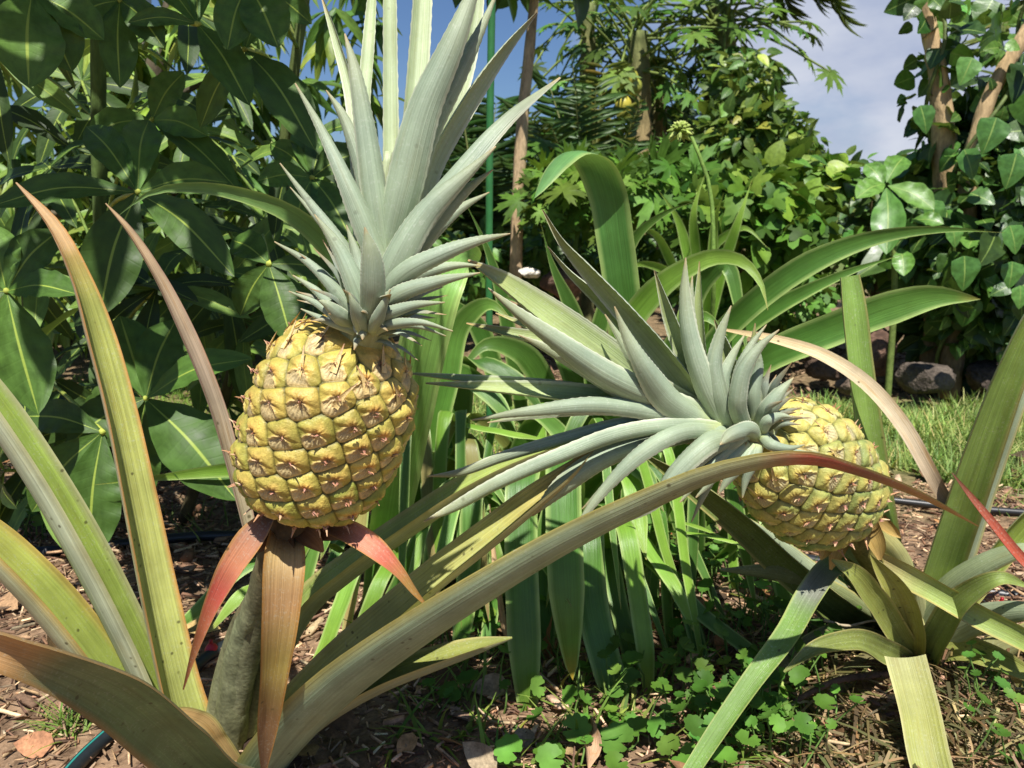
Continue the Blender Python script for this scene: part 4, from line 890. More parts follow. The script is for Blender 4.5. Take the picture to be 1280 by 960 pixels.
# mango tree behind the shrub
mt = thing('mango_tree', 'mango tree with drooping narrow leaves behind the palmate shrub', 'tree', down_to_ground(at(150, 300, 2.9)))
tm = MB(); tr = [down_to_ground(at(150, 300, 2.9)), at(160, 330, 2.9), at(180, 150, 2.95), at(230, -40, 3.0), at(300, -300, 3.1)]
tube(tm, tr, [.05, .045, .04, .03, .02], [(0, '5a5040'), (1, '5c5444')], 10, n=40, lump=.05)
for (x, y, Y) in [(40, 120, 2.6), (330, 100, 3.1), (90, 20, 2.8), (390, 190, 3.2), (20, 260, 2.6), (250, 220, 2.7)]:
    a = tr[2] if y < 180 else tr[1]; b = at(x, y, Y); tube(tm, [a, (a + b) / 2 + [0, 0, .06], b], [.02, .014, .006], '5c5444', 7)
tm.build('trunk', M['bark'], mt)
mb = MB()
for i in range(300):
    x, y = rng.uniform(-60, 470), rng.uniform(-80, 420)
    sky = (355 < x < 450 and y < 235) or (170 < x < 225 and 40 < y < 90) or (70 < x < 135 and y < 40)
    if sky and rng.uniform() < .85: continue
    Y = rng.uniform(2.4, 3.5); c = at(x, y, Y); k = int(rng.integers(9, 16))
    a = rng.uniform(0, 6.28, k); d = np.stack([np.cos(a), np.sin(a), rng.uniform(-1.5, .2, k)], 1)
    scatter(mb, LANCE, c + rng.normal(0, .012, (k, 3)), d, np.stack([-np.cos(a) * .2, -np.sin(a) * .2 - .3, np.full(k, .8)], 1) + rng.normal(0, .2, (k, 3)), rng.uniform(.12, .18, k), jit(random.choice(['5c8238', '6a8e3e', '4c7434', '7c9a4a']), k, .2))
mb.build('crown', M['bush'], mt)
# dark hedge that closes the view behind the left shrub and the centre
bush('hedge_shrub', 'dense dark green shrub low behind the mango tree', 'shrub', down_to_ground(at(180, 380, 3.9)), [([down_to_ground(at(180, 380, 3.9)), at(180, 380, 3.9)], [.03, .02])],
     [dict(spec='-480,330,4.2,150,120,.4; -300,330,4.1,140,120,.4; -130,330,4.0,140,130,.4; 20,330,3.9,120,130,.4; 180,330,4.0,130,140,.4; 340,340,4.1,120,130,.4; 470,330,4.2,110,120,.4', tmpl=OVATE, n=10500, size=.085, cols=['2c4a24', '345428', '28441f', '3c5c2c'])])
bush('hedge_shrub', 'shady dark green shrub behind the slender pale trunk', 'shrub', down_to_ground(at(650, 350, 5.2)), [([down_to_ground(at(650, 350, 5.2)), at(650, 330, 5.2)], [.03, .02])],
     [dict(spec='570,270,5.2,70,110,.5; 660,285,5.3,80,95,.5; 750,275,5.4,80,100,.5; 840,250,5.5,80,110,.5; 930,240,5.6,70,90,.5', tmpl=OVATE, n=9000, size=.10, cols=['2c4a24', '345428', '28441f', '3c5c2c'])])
# slender pale trunk with a sparse crown
b0 = down_to_ground(at(644, 335, 3.0))
bush('slender_tree', 'slender tree with a thin pale bare trunk', 'tree', b0, [([b0, at(645, 330, 3.0), at(652, 170, 3.02), at(664, 40, 3.04), at(676, -90, 3.06)], [.026, .024, .022, .018, .012])],
     [dict(spec='676,-110,3.06,150,70,.4', tmpl=OVATE, n=420, size=.11, cols=['4a7034', '5c8440'])], leafname='crown', tcol=[(0, 'b59a78'), (.5, 'baa07c'), (1, '9c8a6a')])
# green garden stake
gs = MB(); g0 = down_to_ground(at(611, 400, 1.75)); tube(gs, [g0, at(612, 200, 1.75), at(617, -120, 1.75)], .0078, '34703c', 12, n=60)
o = gs.build('garden_stake', M['plastic']); tag(o, 'straight green garden stake standing behind the tall crown', 'stake')
# papaya trees
def papaya(label, bx, by, Y, top, r, leaves, fruits, group='papaya trees', size=.42, cols=('4a7030', '3a6028', '5a803a')):
    g = down_to_ground(at(bx, by, Y)); t = at(top[0], top[1], Y)
    root = thing('papaya_tree', label, 'tree', g, group)
    tm = MB(); tube(tm, [g, (g * .5 + t * .5) + np.array([.03, 0, 0]), t], [r, r * .9, r * .65], [(0, '8a7452'), (.6, '94805c'), (1, '6a7444')], 10, n=40, lump=.06); tm.build('trunk', M['bark'], root)
    mb = MB(); k = leaves; a = rng.uniform(0, 6.28, k); e = rng.uniform(-.9, 1.0, k); L = rng.uniform(.18, .62, k) * size / .42
    d = np.stack([np.cos(a) * np.cos(e), np.sin(a) * np.cos(e), np.sin(e)], 1)
    start = t + np.stack([np.zeros(k), np.zeros(k), rng.uniform(-.25, .08, k)], 1); end = start + d * L[:, None] + np.stack([np.zeros(k), np.zeros(k), -.10 * L], 1)
    for s_, e_ in zip(start, end): tube(mb, [s_, (s_ + e_) / 2 + [0, 0, .03], e_], [.009, .007, .005], '7a8a48', 5, n=6, cap=False)
    ax = d + np.array([0, 0, -.5]); nm = np.array([0, -.35, .9]) + d * .5 + rng.normal(0, .25, (k, 3))
    C_ = np.concatenate([jit(random.choice(cols), 1, .2) for _ in range(k)])
    scatter(mb, PAPAYA, end, ax, nm, size * .30 * rng.uniform(.7, 1.2, k), C_)
    mb.build('crown', M['lobed'], root)
    for (fx, fy, fr, c) in fruits:
        fm = MB(); p = at(fx, fy, Y - .12); tube(fm, [p + [0, 0, fr * 1.3], p + [0, 0, fr * .7], p, p - [0, 0, fr * .8], p - [0, 0, fr * 1.3]], [.004, fr * .75, fr, fr * .7, .004], c, 10, n=16); fm.build('papaya_fruit', M['plastic'], root)
papaya('papaya tree with small yellow fruit along its brown trunk', 790, 330, 4.5, (798, 40), .075, 44, [(787, 98, .05, 'b5b048'), (779, 131, .045, 'c4b84a'), (780, 140, .04, 'b5b048'), (792, 108, .045, '9aa048')])
papaya('papaya tree with a bare leaning trunk behind the fruiting one', 806, 330, 5.0, (822, 90), .07, 34, [])
papaya('tall papaya tree with deeply lobed leaves against the sky', 930, 330, 4.6, (905, 20), .07, 58, [], size=.46)
papaya('papaya tree whose crown hangs above the pale trunk', 720, 330, 4.8, (735, 5), .06, 30, [])
# fan palm clumps
def frond(mb, base, tip, nl, ll, col, sag=.3, w=.1):
    base, tip = np.asarray(base), np.asarray(tip); L = np.linalg.norm(tip - base); mid = (base + tip) / 2 + np.array([0, 0, sag * L * .5])
    tube(mb, [base, mid, tip], [.010, .007, .002], '7a8048', 5, n=14, cap=False)
    t = np.linspace(.15, 1, nl); Q = catmull(np.c_[np.array([base, mid, tip]), np.zeros(3)], t)[:, :3]; T = unit(np.gradient(Q, axis=0))
    sd = unit(np.cross(T, [0, 0, 1.0]))
    for sg in (-1, 1):
        ax = sd * sg * .8 + T * .75 + np.array([0, 0, -.45]) + rng.normal(0, .1, (nl, 3)); nm = np.cross(ax, T * sg) * -1 + np.array([0, 0, .4])
        scatter(mb, LANCE, Q, ax, nm, ll * (1 - .55 * np.abs(t - .45) ** 1.2) * rng.uniform(.85, 1.1, nl), jit(col, nl, .2), w / .11)
def cane_palm(label, bx, by, Y, tops, nl, ll, cols, group='palms behind the papayas'):
    g = down_to_ground(at(bx, by, Y)); root = thing('cane_palm', label, 'palm', g, group)
    tm = MB(); c = at(bx, by, Y); tube(tm, [g, c], [.04, .03], '6a6a44', 8, n=14); tm.build('trunk', M['bark'], root)
    mb = MB()
    for (x, y, dY) in tops: frond(mb, c, at(x, y, Y + dY), nl, ll, random.choice(cols), .22, .075)
    mb.build('crown', M['bush'], root)
cane_palm('dark cane palm with arching feathery fronds and a yellowing leaf beside the pale trunk', 735, 330, 4.1, [(685, 100, .2), (715, 75, 0), (755, 85, .1), (800, 130, -.1), (665, 150, -.1), (645, 130, .2), (790, 180, -.2), (690, 160, -.2), (745, 110, -.1), (830, 180, .1), (640, 200, .1), (720, 130, -.15), (770, 140, .2), (700, 120, .3)], 26, .20, ['3e6030', '48683a', '35552a', '6a7434'])
cane_palm('low cane palm half hidden behind the tall crown', 600, 340, 4.6, [(540, 150, 0), (575, 120, .1), (620, 130, .2), (650, 180, 0), (560, 200, -.3), (610, 210, -.4), (640, 230, -.2)], 30, .28, ['41653a', '4a7038', '395a2e'])
cane_palm('palm whose frond tips hang into the sky above the papaya', 900, -150, 4.8, [(1055, 18, -.2), (1020, -10, -.1), (985, 10, .1), (800, -40, 0), (940, -60, -.4)], 44, .24, ['4a5c30', '566836'])
cane_palm('palm whose frond reaches in above the vine covered trunks', 1400, -40, 4.4, [(1165, 2, -.1), (1195, -20, .1), (1240, 40, -.2), (1480, 0, 0), (1380, -200, 0)], 44, .22, ['465830', '4e6034'])
# middle bushes
g = lambda x, Y: down_to_ground(at(x, 400, Y))
bush('papaya_seedling', 'young papaya seedling with pale lobed leaves at the foot of the trees', 'plant', g(760, 2.9), [([g(760, 2.9), at(760, 250, 2.9)], [.012, .006])],
     [dict(spec='700,250,2.9,40,40,.2; 760,240,2.9,60,45,.25; 820,225,3.0,50,40,.25; 700,215,3.1,40,30,.2', tmpl=PAPAYA, n=170, size=.095, cols=['527832', '60863a', '446a2a'], down=.2)], mat='lobed')
bush('leafy_bush', 'tall loose bush with yellowish young leaves left of the open sky', 'bush', g(945, 3.9), [([g(945, 3.9), at(950, 250, 3.9), at(955, 130, 3.9)], [.03, .022, .01]), ([at(950, 250, 3.9), at(915, 150, 3.8)], [.018, .008])],
     [dict(spec='950,175,3.9,40,60,.3; 915,190,3.9,50,55,.3; 985,190,3.9,30,40,.3; 930,110,4.0,40,40,.3', tmpl=OVATE, n=1700, size=.065, cols=['56783a', '466a2c', '70883e', '385a26'])])
bush('leafy_bush', 'bright green bush with broad leaves under the open sky', 'bush', g(1012, 3.1), [([g(1018, 3.1), at(1014, 290, 3.1), at(1010, 235, 3.1)], [.018, .014, .007])],
     [dict(spec='998,232,3.1,44,40,.22; 965,245,3.0,40,42,.22; 1035,225,3.15,26,22,.2', tmpl=OVATE, n=560, size=.066, cols=['648a36', '527a2e', '749a42', '426a2a'], aspect=1.35)])
bush('leafy_bush', 'lush low bush with large light leaves behind the lilies', 'bush', g(930, 2.6), [([g(930, 2.6), at(930, 300, 2.6)], [.014, .008])],
     [dict(spec='930,260,2.6,60,50,.22; 880,270,2.6,50,45,.22; 985,290,2.6,45,40,.2', tmpl=LOBED, n=360, size=.05, cols=['527830', '466c2c', '648a3a', '385c26']), dict(spec='930,285,2.65,70,50,.25', tmpl=OVATE, n=260, size=.07, cols=['5c8a3a', '4a7834'], aspect=1.3)], mat='lobed')
bush('leafy_bush', 'dark leaved bush whose top pokes into the sky gap', 'bush', g(1100, 3.3), [([g(1095, 3.3), at(1095, 300, 3.3), at(1085, 210, 3.3)], [.02, .016, .007])],
     [dict(spec='1095,222,3.3,34,20,.18; 1125,240,3.3,36,42,.2; 1075,285,3.3,24,20,.15; 1110,300,3.3,56,45,.2', tmpl=OVATE, n=330, size=.07, cols=['3c6430', '486e36', '34582a'], aspect=1.4)])
bush('shade_bush', 'low dark bush around the white stone on the left', 'bush', g(700, 3.4), None,
     [dict(spec='590,330,3.4,50,40,.2; 700,310,3.5,60,40,.2; 770,320,3.4,50,40,.2; 840,330,3.4,50,40,.2', tmpl=OVATE, n=1100, size=.06, cols=['4c7836', '3c6430', '5c8a40'])])
bush('shade_bush', 'low leafy bush along the bed behind the leaning fruit', 'bush', g(960, 2.9), None,
     [dict(spec='900,360,2.9,60,35,.2; 980,370,2.95,60,40,.2; 1040,330,3.2,50,40,.2', tmpl=LOBED, n=420, size=.045, cols=['5c8a44', '4a7838', '6e9a4c'])], mat='lobed')
# mottled plant
ab = thing('mottled_leaf_plant', 'plant with blistered bright mottled leaves below the vine covered trunk', 'plant', g(1120, 2.3))
sm = MB(); tube(sm, [g(1120, 2.3), at(1118, 330, 2.3), at(1112, 235, 2.3)], [.010, .008, .005], '6a7a3c', 8); sm.build('stem', M['stalk'], ab)
for (cx, cy, tx, ty, w, dY) in [(1108, 235, 1108, 318, 46, -.12), (1110, 232, 1168, 262, 38, -.08), (1106, 230, 1070, 248, 34, -.06), (1108, 228, 1130, 196, 36, .08), (1104, 232, 1082, 205, 30, .06), (1140, 275, 1180, 280, 26, -.05), (1115, 300, 1150, 285, 26, -.04), (1125, 310, 1130, 345, 30, -.06)]:
    mb = MB(); leaflet(mb, at(cx, cy, 2.3), at(tx, ty, 2.3 + dY), w * mpp(at(cx, cy, 2.3)), 0, cin=random.choice(['5e8836', '68903c', '507a32']), tilt=.9)
    mb.build('leaf', M['vine'], ab)
# old trunks on the right with a big leaved vine
def old_tree(label, pts, rad, Y, col):
    Pp = [down_to_ground(at(pts[-1][0], pts[-1][1], Y))] + [at(x, y, Y) for x, y in reversed(pts)]
    root = thing('old_tree', label, 'tree', Pp[0], 'pale old trunks on the right')
    tm = MB(); tube(tm, Pp, np.array([rad[-1]] + list(reversed(rad))), col, 12, n=50, lump=.05); tm.build('trunk', M['bark'], root)
    return root, Pp
TC = [(0, '6e5e46'), (.5, '98825e'), (.75, 'c2a67c'), (1, 'b89c74')]
t1, tp1 = old_tree('pale old trunk leaning left at the edge of the sky, wrapped by a vine', [(1150, -60), (1160, 30), (1172, 90), (1179, 160), (1182, 300)], [.022, .024, .028, .034, .04], 2.6, TC)
t2, tp2 = old_tree('pale trunk slanting up to the right corner through vine leaves', [(1330, -40), (1276, 52), (1238, 118), (1215, 200), (1205, 330)], [.018, .021, .022, .026, .032], 2.5, TC)
vn = thing('climbing_vine', 'big leaved climbing vine smothering the trunks on the right', 'vine', down_to_ground(at(1220, 400, 2.5)))
sm = MB()
for pp, ph in ((tp1, 0), (tp2, 2)):
    q = catmull(np.c_[np.array(pp), np.zeros(len(pp))], np.linspace(.05, .98, 24))[:, :3]; a = np.linspace(0, 14, 24) + ph
    tube(sm, q + np.stack([np.cos(a), np.sin(a), a * 0], 1) * .045, .006, '5c6a38', 6, n=120)
sm.build('stem', M['stalk'], vn)
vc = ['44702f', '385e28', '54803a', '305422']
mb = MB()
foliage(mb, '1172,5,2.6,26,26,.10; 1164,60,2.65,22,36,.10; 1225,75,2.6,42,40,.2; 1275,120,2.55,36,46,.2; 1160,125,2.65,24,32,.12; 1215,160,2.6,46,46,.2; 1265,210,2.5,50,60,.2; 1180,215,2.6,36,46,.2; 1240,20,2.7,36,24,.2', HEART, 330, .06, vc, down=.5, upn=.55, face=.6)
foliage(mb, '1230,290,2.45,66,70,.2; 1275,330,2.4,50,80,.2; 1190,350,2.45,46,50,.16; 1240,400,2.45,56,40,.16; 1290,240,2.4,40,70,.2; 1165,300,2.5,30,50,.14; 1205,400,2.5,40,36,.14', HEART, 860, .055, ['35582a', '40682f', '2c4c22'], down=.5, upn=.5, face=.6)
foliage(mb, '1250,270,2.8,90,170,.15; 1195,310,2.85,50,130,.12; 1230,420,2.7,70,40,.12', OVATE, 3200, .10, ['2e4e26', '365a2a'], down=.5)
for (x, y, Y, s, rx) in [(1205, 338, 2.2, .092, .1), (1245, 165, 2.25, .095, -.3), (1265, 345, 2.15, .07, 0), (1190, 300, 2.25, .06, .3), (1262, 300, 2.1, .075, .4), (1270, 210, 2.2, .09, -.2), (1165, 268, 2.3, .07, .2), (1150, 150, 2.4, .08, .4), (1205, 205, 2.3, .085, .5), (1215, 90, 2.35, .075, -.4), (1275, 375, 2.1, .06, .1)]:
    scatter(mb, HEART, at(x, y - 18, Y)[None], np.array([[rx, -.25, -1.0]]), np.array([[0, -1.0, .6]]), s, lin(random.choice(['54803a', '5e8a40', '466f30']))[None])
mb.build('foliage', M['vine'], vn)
# shade net
sn = MB(); n = 14; t = np.linspace(0, 1, n)
c00, c10, c11, c01 = at(-40, 78, 4.6), at(175, 62, 4.4), at(190, -10, 5.6), at(-40, 8, 5.8)
G = np.array([[(1 - a) * ((1 - b) * c00 + b * c10) + a * ((1 - b) * c01 + b * c11) + np.array([0, 0, -.10 * math.sin(pi * a) - .08 * math.sin(pi * b)]) for b in t] for a in t])
I = np.arange(n * n).reshape(n, n); q = np.stack([I[:-1, :-1], I[:-1, 1:], I[1:, 1:], I[1:, :-1]], -1).reshape(-1, 4)
sn.add(G.reshape(-1, 3), lin('3a454c'), np.zeros((n * n, 3)), F4=q); sn.add(G.reshape(-1, 3) - [0, 0, .004], lin('3a454c'), np.zeros((n * n, 3)), F4=q)
snr = thing('shade_net', 'dark grey shade net stretched high behind the palmate shrub', 'shade net', down_to_ground(c10))
sn.build('net', M['grass'], snr)
pm = MB(); tube(pm, [down_to_ground(c10), c10 + [0, 0, .05]], .025, '5a5448', 8, n=8); pm.build('post', M['bark'], snr)
# ================================================================== ground
def hills(x, y):
    return 0.012 * np.sin(x * 5.1 + 1) * np.sin(y * 4.3) + 0.006 * np.sin(x * 13 + y * 9)
gx = np.concatenate([-np.geomspace(400, 4, 18), np.linspace(-3.2, 3.2, 161), np.geomspace(4, 400, 18)])
gy = np.concatenate([-np.geomspace(60, 2, 8), np.linspace(-1, 5.0, 151), np.geomspace(5.4, 900, 22)])
GX, GY = np.meshgrid(gx, gy)
fade = np.exp(-(np.hypot(GX, GY - 1) / 4) ** 4)
GZ = (hills(GX, GY) + rng.normal(0, .003, GX.shape)) * fade - .006
I = np.arange(GX.size).reshape(GX.shape); q = np.stack([I[:-1, :-1], I[:-1, 1:], I[1:, 1:], I[1:, :-1]], -1).reshape(-1, 4)
gm = MB(); gm.add(np.stack([GX, GY, GZ], -1).reshape(-1, 3), lin('6a5240'), np.zeros((GX.size, 3)), F4=q)
m, nt = newmat('soil'); co = objco(nt)
n1, n2, n3 = noise(nt, co, 9, 6), noise(nt, co, 55, 5, .65), noise(nt, co, 1.6, 3)
cr = mixc(nt, 'MIX', mrange(nt, n2, .35, .65, 0, 1), lin('5a4736'), lin('a08468'))
cr = mixc(nt, 'MULTIPLY', .6, cr, comb(nt, mrange(nt, n1, .3, .7, .6, 1.3), mrange(nt, n1, .3, .7, .6, 1.3), mrange(nt, n1, .3, .7, .6, 1.3)))
sxyz = nt.nodes.new('ShaderNodeSeparateXYZ'); lk(nt, co, sxyz.inputs[0])
gmask = math_(nt, 'ADD', math_(nt, 'MULTIPLY', sxyz.outputs[0], .25), sxyz.outputs[1])
gmask = math_(nt, 'ADD', gmask, math_(nt, 'MULTIPLY', math_(nt, 'SUBTRACT', n3, .5), 1.2))
grn = mixc(nt, 'MIX', n2, lin('4a5a2c'), lin('6f7c40'))
far = mrange(nt, sxyz.outputs[1], 5.0, 8.0, 0, 1)
cr = mixc(nt, 'MIX', math_(nt, 'MAXIMUM', math_(nt, 'MULTIPLY', mrange(nt, gmask, 1.75, 2.1, 0, 1), mrange(nt, sxyz.outputs[1], 2.45, 2.6, .65, .15)), far), cr, grn)
finish(nt, cr, .95, n2, .8, .01, spec=.2)
tag(gm.build('ground', m), kind='structure')
def gz(x, y): return hills(x, y) - .006
# mulch: separate flat chips and shreds of wood
CHIP = (np.array([(-.5, -.18, 0), (.5, -.12, 0), (.46, .16, 0), (-.44, .2, 0), (-.46, -.14, .12), (.42, -.1, .14), (.44, .1, .1), (-.4, .16, .13)], float),
        np.array([(0, 3, 2, 1), (4, 5, 6, 7), (0, 1, 5, 4), (1, 2, 6, 5), (2, 3, 7, 6), (3, 0, 4, 7)]), np.zeros((0, 3), int), np.zeros((8, 3)))
def chips(n, lo, hi, xr, yr, cols, asp, flat=.25, keep=None):
    x = rng.uniform(*xr, n); y = rng.uniform(*yr, n)
    ok = np.abs(x) < .75 * y + .15
    if keep is not None: ok &= keep(x, y)
    x, y = x[ok], y[ok]; k = len(x)
    size = np.exp(rng.uniform(math.log(lo), math.log(hi), k)); a = rng.uniform(0, 6.28, k)
    pos = np.stack([x, y, gz(x, y) + rng.uniform(0, .012, k) + size * .04], 1)
    ax = np.stack([np.cos(a), np.sin(a), rng.normal(0, flat, k)], 1); nm = np.stack([rng.normal(0, flat, k), rng.normal(0, flat, k), np.ones(k)], 1)
    c = np.concatenate([jit(cols[i % len(cols)], 1, .28, .05) for i in range(k)])
    scatter(mm, CHIP, pos, ax, nm, size, c, asp)
lawn = lambda x, y: (y + .25 * x > 1.85) & (y < 2.55) & (x > -.1)
mm = MB()
chips(30000, .005, .016, (-1.7, 1.9), (.45, 2.3), ['b0906e', '967458', '74563f', 'bda280', '84644c'], .7, keep=lambda x, y: ~((y + .25 * x > 1.9) & (x > .1)))
chips(26000, .010, .034, (-1.7, 1.9), (.45, 2.2), ['a88a68', '8c6c52', 'c2a684', '745846'], .22, .22, keep=lambda x, y: ~((y + .25 * x > 1.9) & (x > .1)))
chips(500, .018, .042, (-1.5, 1.7), (.5, 1.8), ['b8967a', 'a8846a', 'c2a686', '8a6850'], 1.0, .16, keep=lambda x, y: ~((y + .25 * x > 1.9) & (x > .1)))
chips(2500, .02, .06, (.0, 3.2), (2.5, 3.4), ['8a7058', '6a5240', 'a08468'], .3, .25)
kk = 420; xx, yy = rng.uniform(-1.2, 1.4, kk), rng.uniform(.5, 1.9, kk); aa = rng.uniform(0, 6.28, kk)
scatter(mm, OVATE, np.stack([xx, yy, gz(xx, yy) + rng.uniform(.006, .02, kk)], 1), np.stack([np.cos(aa), np.sin(aa), rng.normal(0, .25, kk)], 1), np.stack([rng.normal(0, .5, kk), rng.normal(0, .5, kk), np.ones(kk)], 1),
        rng.uniform(.02, .055, kk), np.concatenate([jit(random.choice(['8a6a48', '6e5238', 'a08058', '5c4632', 'a88a6a']), 1, .3) for _ in range(kk)]), 1.2)
tag(mm.build('mulch', M['wood'], smooth=False), 'brown shredded wood mulch covering the bed', 'mulch', kind='stuff')
# lawn and weeds
lm = MB()
def blades(n, xr, yr, keep, h, cols, aspect=1.0):
    x = rng.uniform(*xr, n); y = rng.uniform(*yr, n); ok = keep(x, y) & (np.abs(x) < .72 * y + .2); x, y = x[ok], y[ok]; k = len(x)
    clump = .5 + .5 * np.sin(x * 17 + 2 * np.sin(y * 11)) * np.sin(y * 19 + x * 3)
    a = rng.uniform(0, 6.28, k); e = rng.uniform(.3, 1.5, k)
    ax = np.stack([np.cos(a) * np.cos(e), np.sin(a) * np.cos(e), np.sin(e)], 1); nm = np.stack([-np.cos(a) * np.sin(e), -np.sin(a) * np.sin(e), np.cos(e)], 1)
    c = np.concatenate([jit(cc, 1, .2, .1) for cc in np.random.default_rng(5).choice(cols, k)])
    scatter(lm, BLADE, np.stack([x, y, gz(x, y)], 1), ax, nm, h * rng.uniform(.5, 1.3, k) * (.6 + .7 * clump), c, aspect)
blades(42000, (-.2, 2.4), (1.5, 2.36), lambda x, y: (y + .25 * x > 1.88 + .12 * np.sin(x * 9) + .05 * np.sin(x * 31)), .055, ['7a9c5a', '6c8e4e', '8aa868', 'a0a878', '5e8048'])
blades(5000, (-.9, 2.4), (1.3, 2.0), lambda x, y: np.sin(x * 7) * np.sin(y * 9 + 1) > .35, .045, ['728c56', '62804a', '8a9a64'])
blades(9000, (-2.2, .0), (1.7, 2.8), lambda x, y: y > 1.75 + .1 * np.sin(x * 8), .05, ['6a9040', '5a8238', '7a9a48'])
tag(lm.build('lawn_grass', M['grass']), 'patchy sunlit lawn behind the leaning pineapple', 'grass', kind='stuff')
# creeping ground cover with round scalloped leaves
cm = MB()
def cover(n, xr, yr, size, zr=(.02, .07)):
    x = rng.uniform(*xr, n); y = rng.uniform(*yr, n)
    P0 = np.array([gp(a, b) for a, b in zip(x, y)]); P0[:, 2] = gz(P0[:, 0], P0[:, 1])
    top = P0 + np.stack([rng.normal(0, .015, n), rng.normal(0, .015, n), rng.uniform(*zr, n)], 1)
    for a, b in zip(P0, top): tube(cm, [a, (a + b) / 2 + rng.normal(0, .004, 3), b], [.0014, .0012, .001], '6a8a44', 4, n=4, cap=False)
    an = rng.uniform(0, 6.28, n)
    scatter(cm, ROUND, top, np.stack([np.cos(an), np.sin(an), rng.normal(0, .15, n)], 1), np.stack([rng.normal(0, .5, n), -.3 + rng.normal(0, .5, n), np.ones(n)], 1), size * rng.uniform(.6, 1.35, n),
            np.concatenate([jit(random.choice(['4c7832', '56823a', '40692c']), 1, .2) for _ in range(n)]))
cover(110, (540, 860), (700, 900), .014); cover(170, (830, 1040), (680, 940), .0125); cover(12, (630, 800), (900, 965), .018, (.012, .03)); cover(50, (860, 1010), (840, 975), .013)
cover(40, (480, 640), (600, 760), .015); cover(60, (0, 60), (620, 680), .014); cover(20, (1190, 1290), (860, 975), .010); cover(60, (800, 980), (650, 740), .015)
for (x, y, s_) in [(715, 918, .021), (640, 946, .02), (690, 955, .019), (835, 942, .017), (875, 925, .016), (612, 775, .017), (600, 700, .018), (905, 905, .015), (930, 930, .017), (655, 700, .018), (560, 690, .016), (900, 955, .018), (850, 965, .016), (640, 790, .015), (885, 870, .014), (770, 960, .016)]:
    g_ = gp(x, y + 12); t_ = g_ + np.array([0, -.01, .025]); tube(cm, [g_, t_], .0014, '6a8a44', 4, n=4, cap=False); an = rng.uniform(0, 6.28)
    scatter(cm, ROUND, t_[None], np.array([[math.cos(an), math.sin(an), 0]]), np.array([[rng.normal(0, .2), -.5, 1.0]]), s_, jit('56843a', 1, .15))
tag(cm.build('ground_cover', M['lobed']), 'creeping ground cover with round scalloped leaves in the mulch', 'ground cover', kind='stuff')
# grass tuft in the mulch
tm_ = MB(); lm = tm_
g0 = gp(85, 915); k = 60; a = rng.uniform(0, 6.28, k); e = rng.uniform(.5, 1.5, k)
scatter(tm_, BLADE, np.stack([g0[0] + rng.normal(0, .01, k), g0[1] + rng.normal(0, .01, k), np.zeros(k)], 1), np.stack([np.cos(a) * np.cos(e), np.sin(a) * np.cos(e), np.sin(e)], 1),
        np.stack([-np.cos(a) * np.sin(e), -np.sin(a) * np.sin(e), np.cos(e)], 1), rng.uniform(.02, .06, k), jit('7a9a50', k, .2), .9)
tag(tm_.build('grass_tuft', M['grass']), 'small grass tuft growing in bare mulch at the lower left', 'grass tuft')
# dead straw around the leaning plant
lm = MB(); k = 1000; c_ = np.array([gp(a, b) for a, b in zip(rng.uniform(940, 1300, k), rng.uniform(800, 975, k))])
a = rng.uniform(0, 6.28, k); c_[:, 2] = gz(c_[:, 0], c_[:, 1]) + rng.uniform(.004, .03, k)
scatter(lm, BLADE, c_, np.stack([np.cos(a), np.sin(a), rng.normal(0, .18, k)], 1), np.stack([rng.normal(0, .3, k), rng.normal(0, .3, k), np.ones(k)], 1), rng.uniform(.04, .11, k), np.concatenate([jit(random.choice(['8a7652', '66563a', '54462f', 'a08e68', '5a5a36']), 1, .25) for _ in range(k)]), .6)
tag(lm.build('straw', M['grass']), 'dry straw littering the ground around the leaning plant', 'straw', kind='stuff')
# low weeds among the straps
lm = MB(); k = 1100; c_ = np.array([gp(a, b) for a, b in zip(rng.uniform(470, 1020, k), rng.uniform(700, 960, k))]); a = rng.uniform(0, 6.28, k); e = rng.uniform(.3, 1.4, k)
c_[:, 2] = gz(c_[:, 0], c_[:, 1])
ok = (np.sin(c_[:, 0] * 31 + 1) * np.sin(c_[:, 1] * 27) > -.15)
scatter(lm, BLADE, c_[ok], np.stack([np.cos(a) * np.cos(e), np.sin(a) * np.cos(e), np.sin(e)], 1)[ok], np.stack([-np.cos(a) * np.sin(e), -np.sin(a) * np.sin(e), np.cos(e)], 1)[ok], rng.uniform(.025, .075, ok.sum()),
        np.concatenate([jit(random.choice(['6a8c48', '587c3a', '4c6c30', '7c9450']), 1, .2) for _ in range(ok.sum())]), 1.3)
tag(lm.build('weeds', M['grass']), 'thin grassy weeds between the strap leaves', 'weeds', kind='stuff')
# rocks
def rock(name, label, x, y, Y, rx, rz, col, seed, group=None):
    import bmesh
    bm = bmesh.new(); bmesh.ops.create_icosphere(bm, subdivisions=4, radius=1.0); r_ = np.random.default_rng(seed)
    V = np.array([v.co[:] for v in bm.verts]); F = np.array([[v.index for v in f.verts] for f in bm.faces]); bm.free()
    for _ in range(9):
        d = unit(r_.normal(size=3)); off = r_.uniform(.55, .85); k = V @ d; V = V - np.maximum(k - off, 0)[:, None] * d * .92
    f = r_.normal(size=(6, 3)) * 3.0; V = V * (1 + .03 * r_.normal(size=(len(V), 1))); V = V * (1 + .07 * np.sin(V @ f.T + r_.uniform(0, 6, 6)).mean(1, keepdims=True) * 1.6)
    c = at(x, y, Y); c[2] = max(c[2], rz * .55)
    mb = MB(); mb.add(c + V * [rx, rx * .8, rz], lin(col), np.zeros((len(V), 3)), F3=F)
    return tag(mb.build(name, M['rock'], smooth=True), label, 'rock', group)
rock('rock', 'dark lava rock with a sunlit face under the vine', 1155, 474, 2.38, .085, .062, '5c5248', 1, 'rocks edging the planting bed')
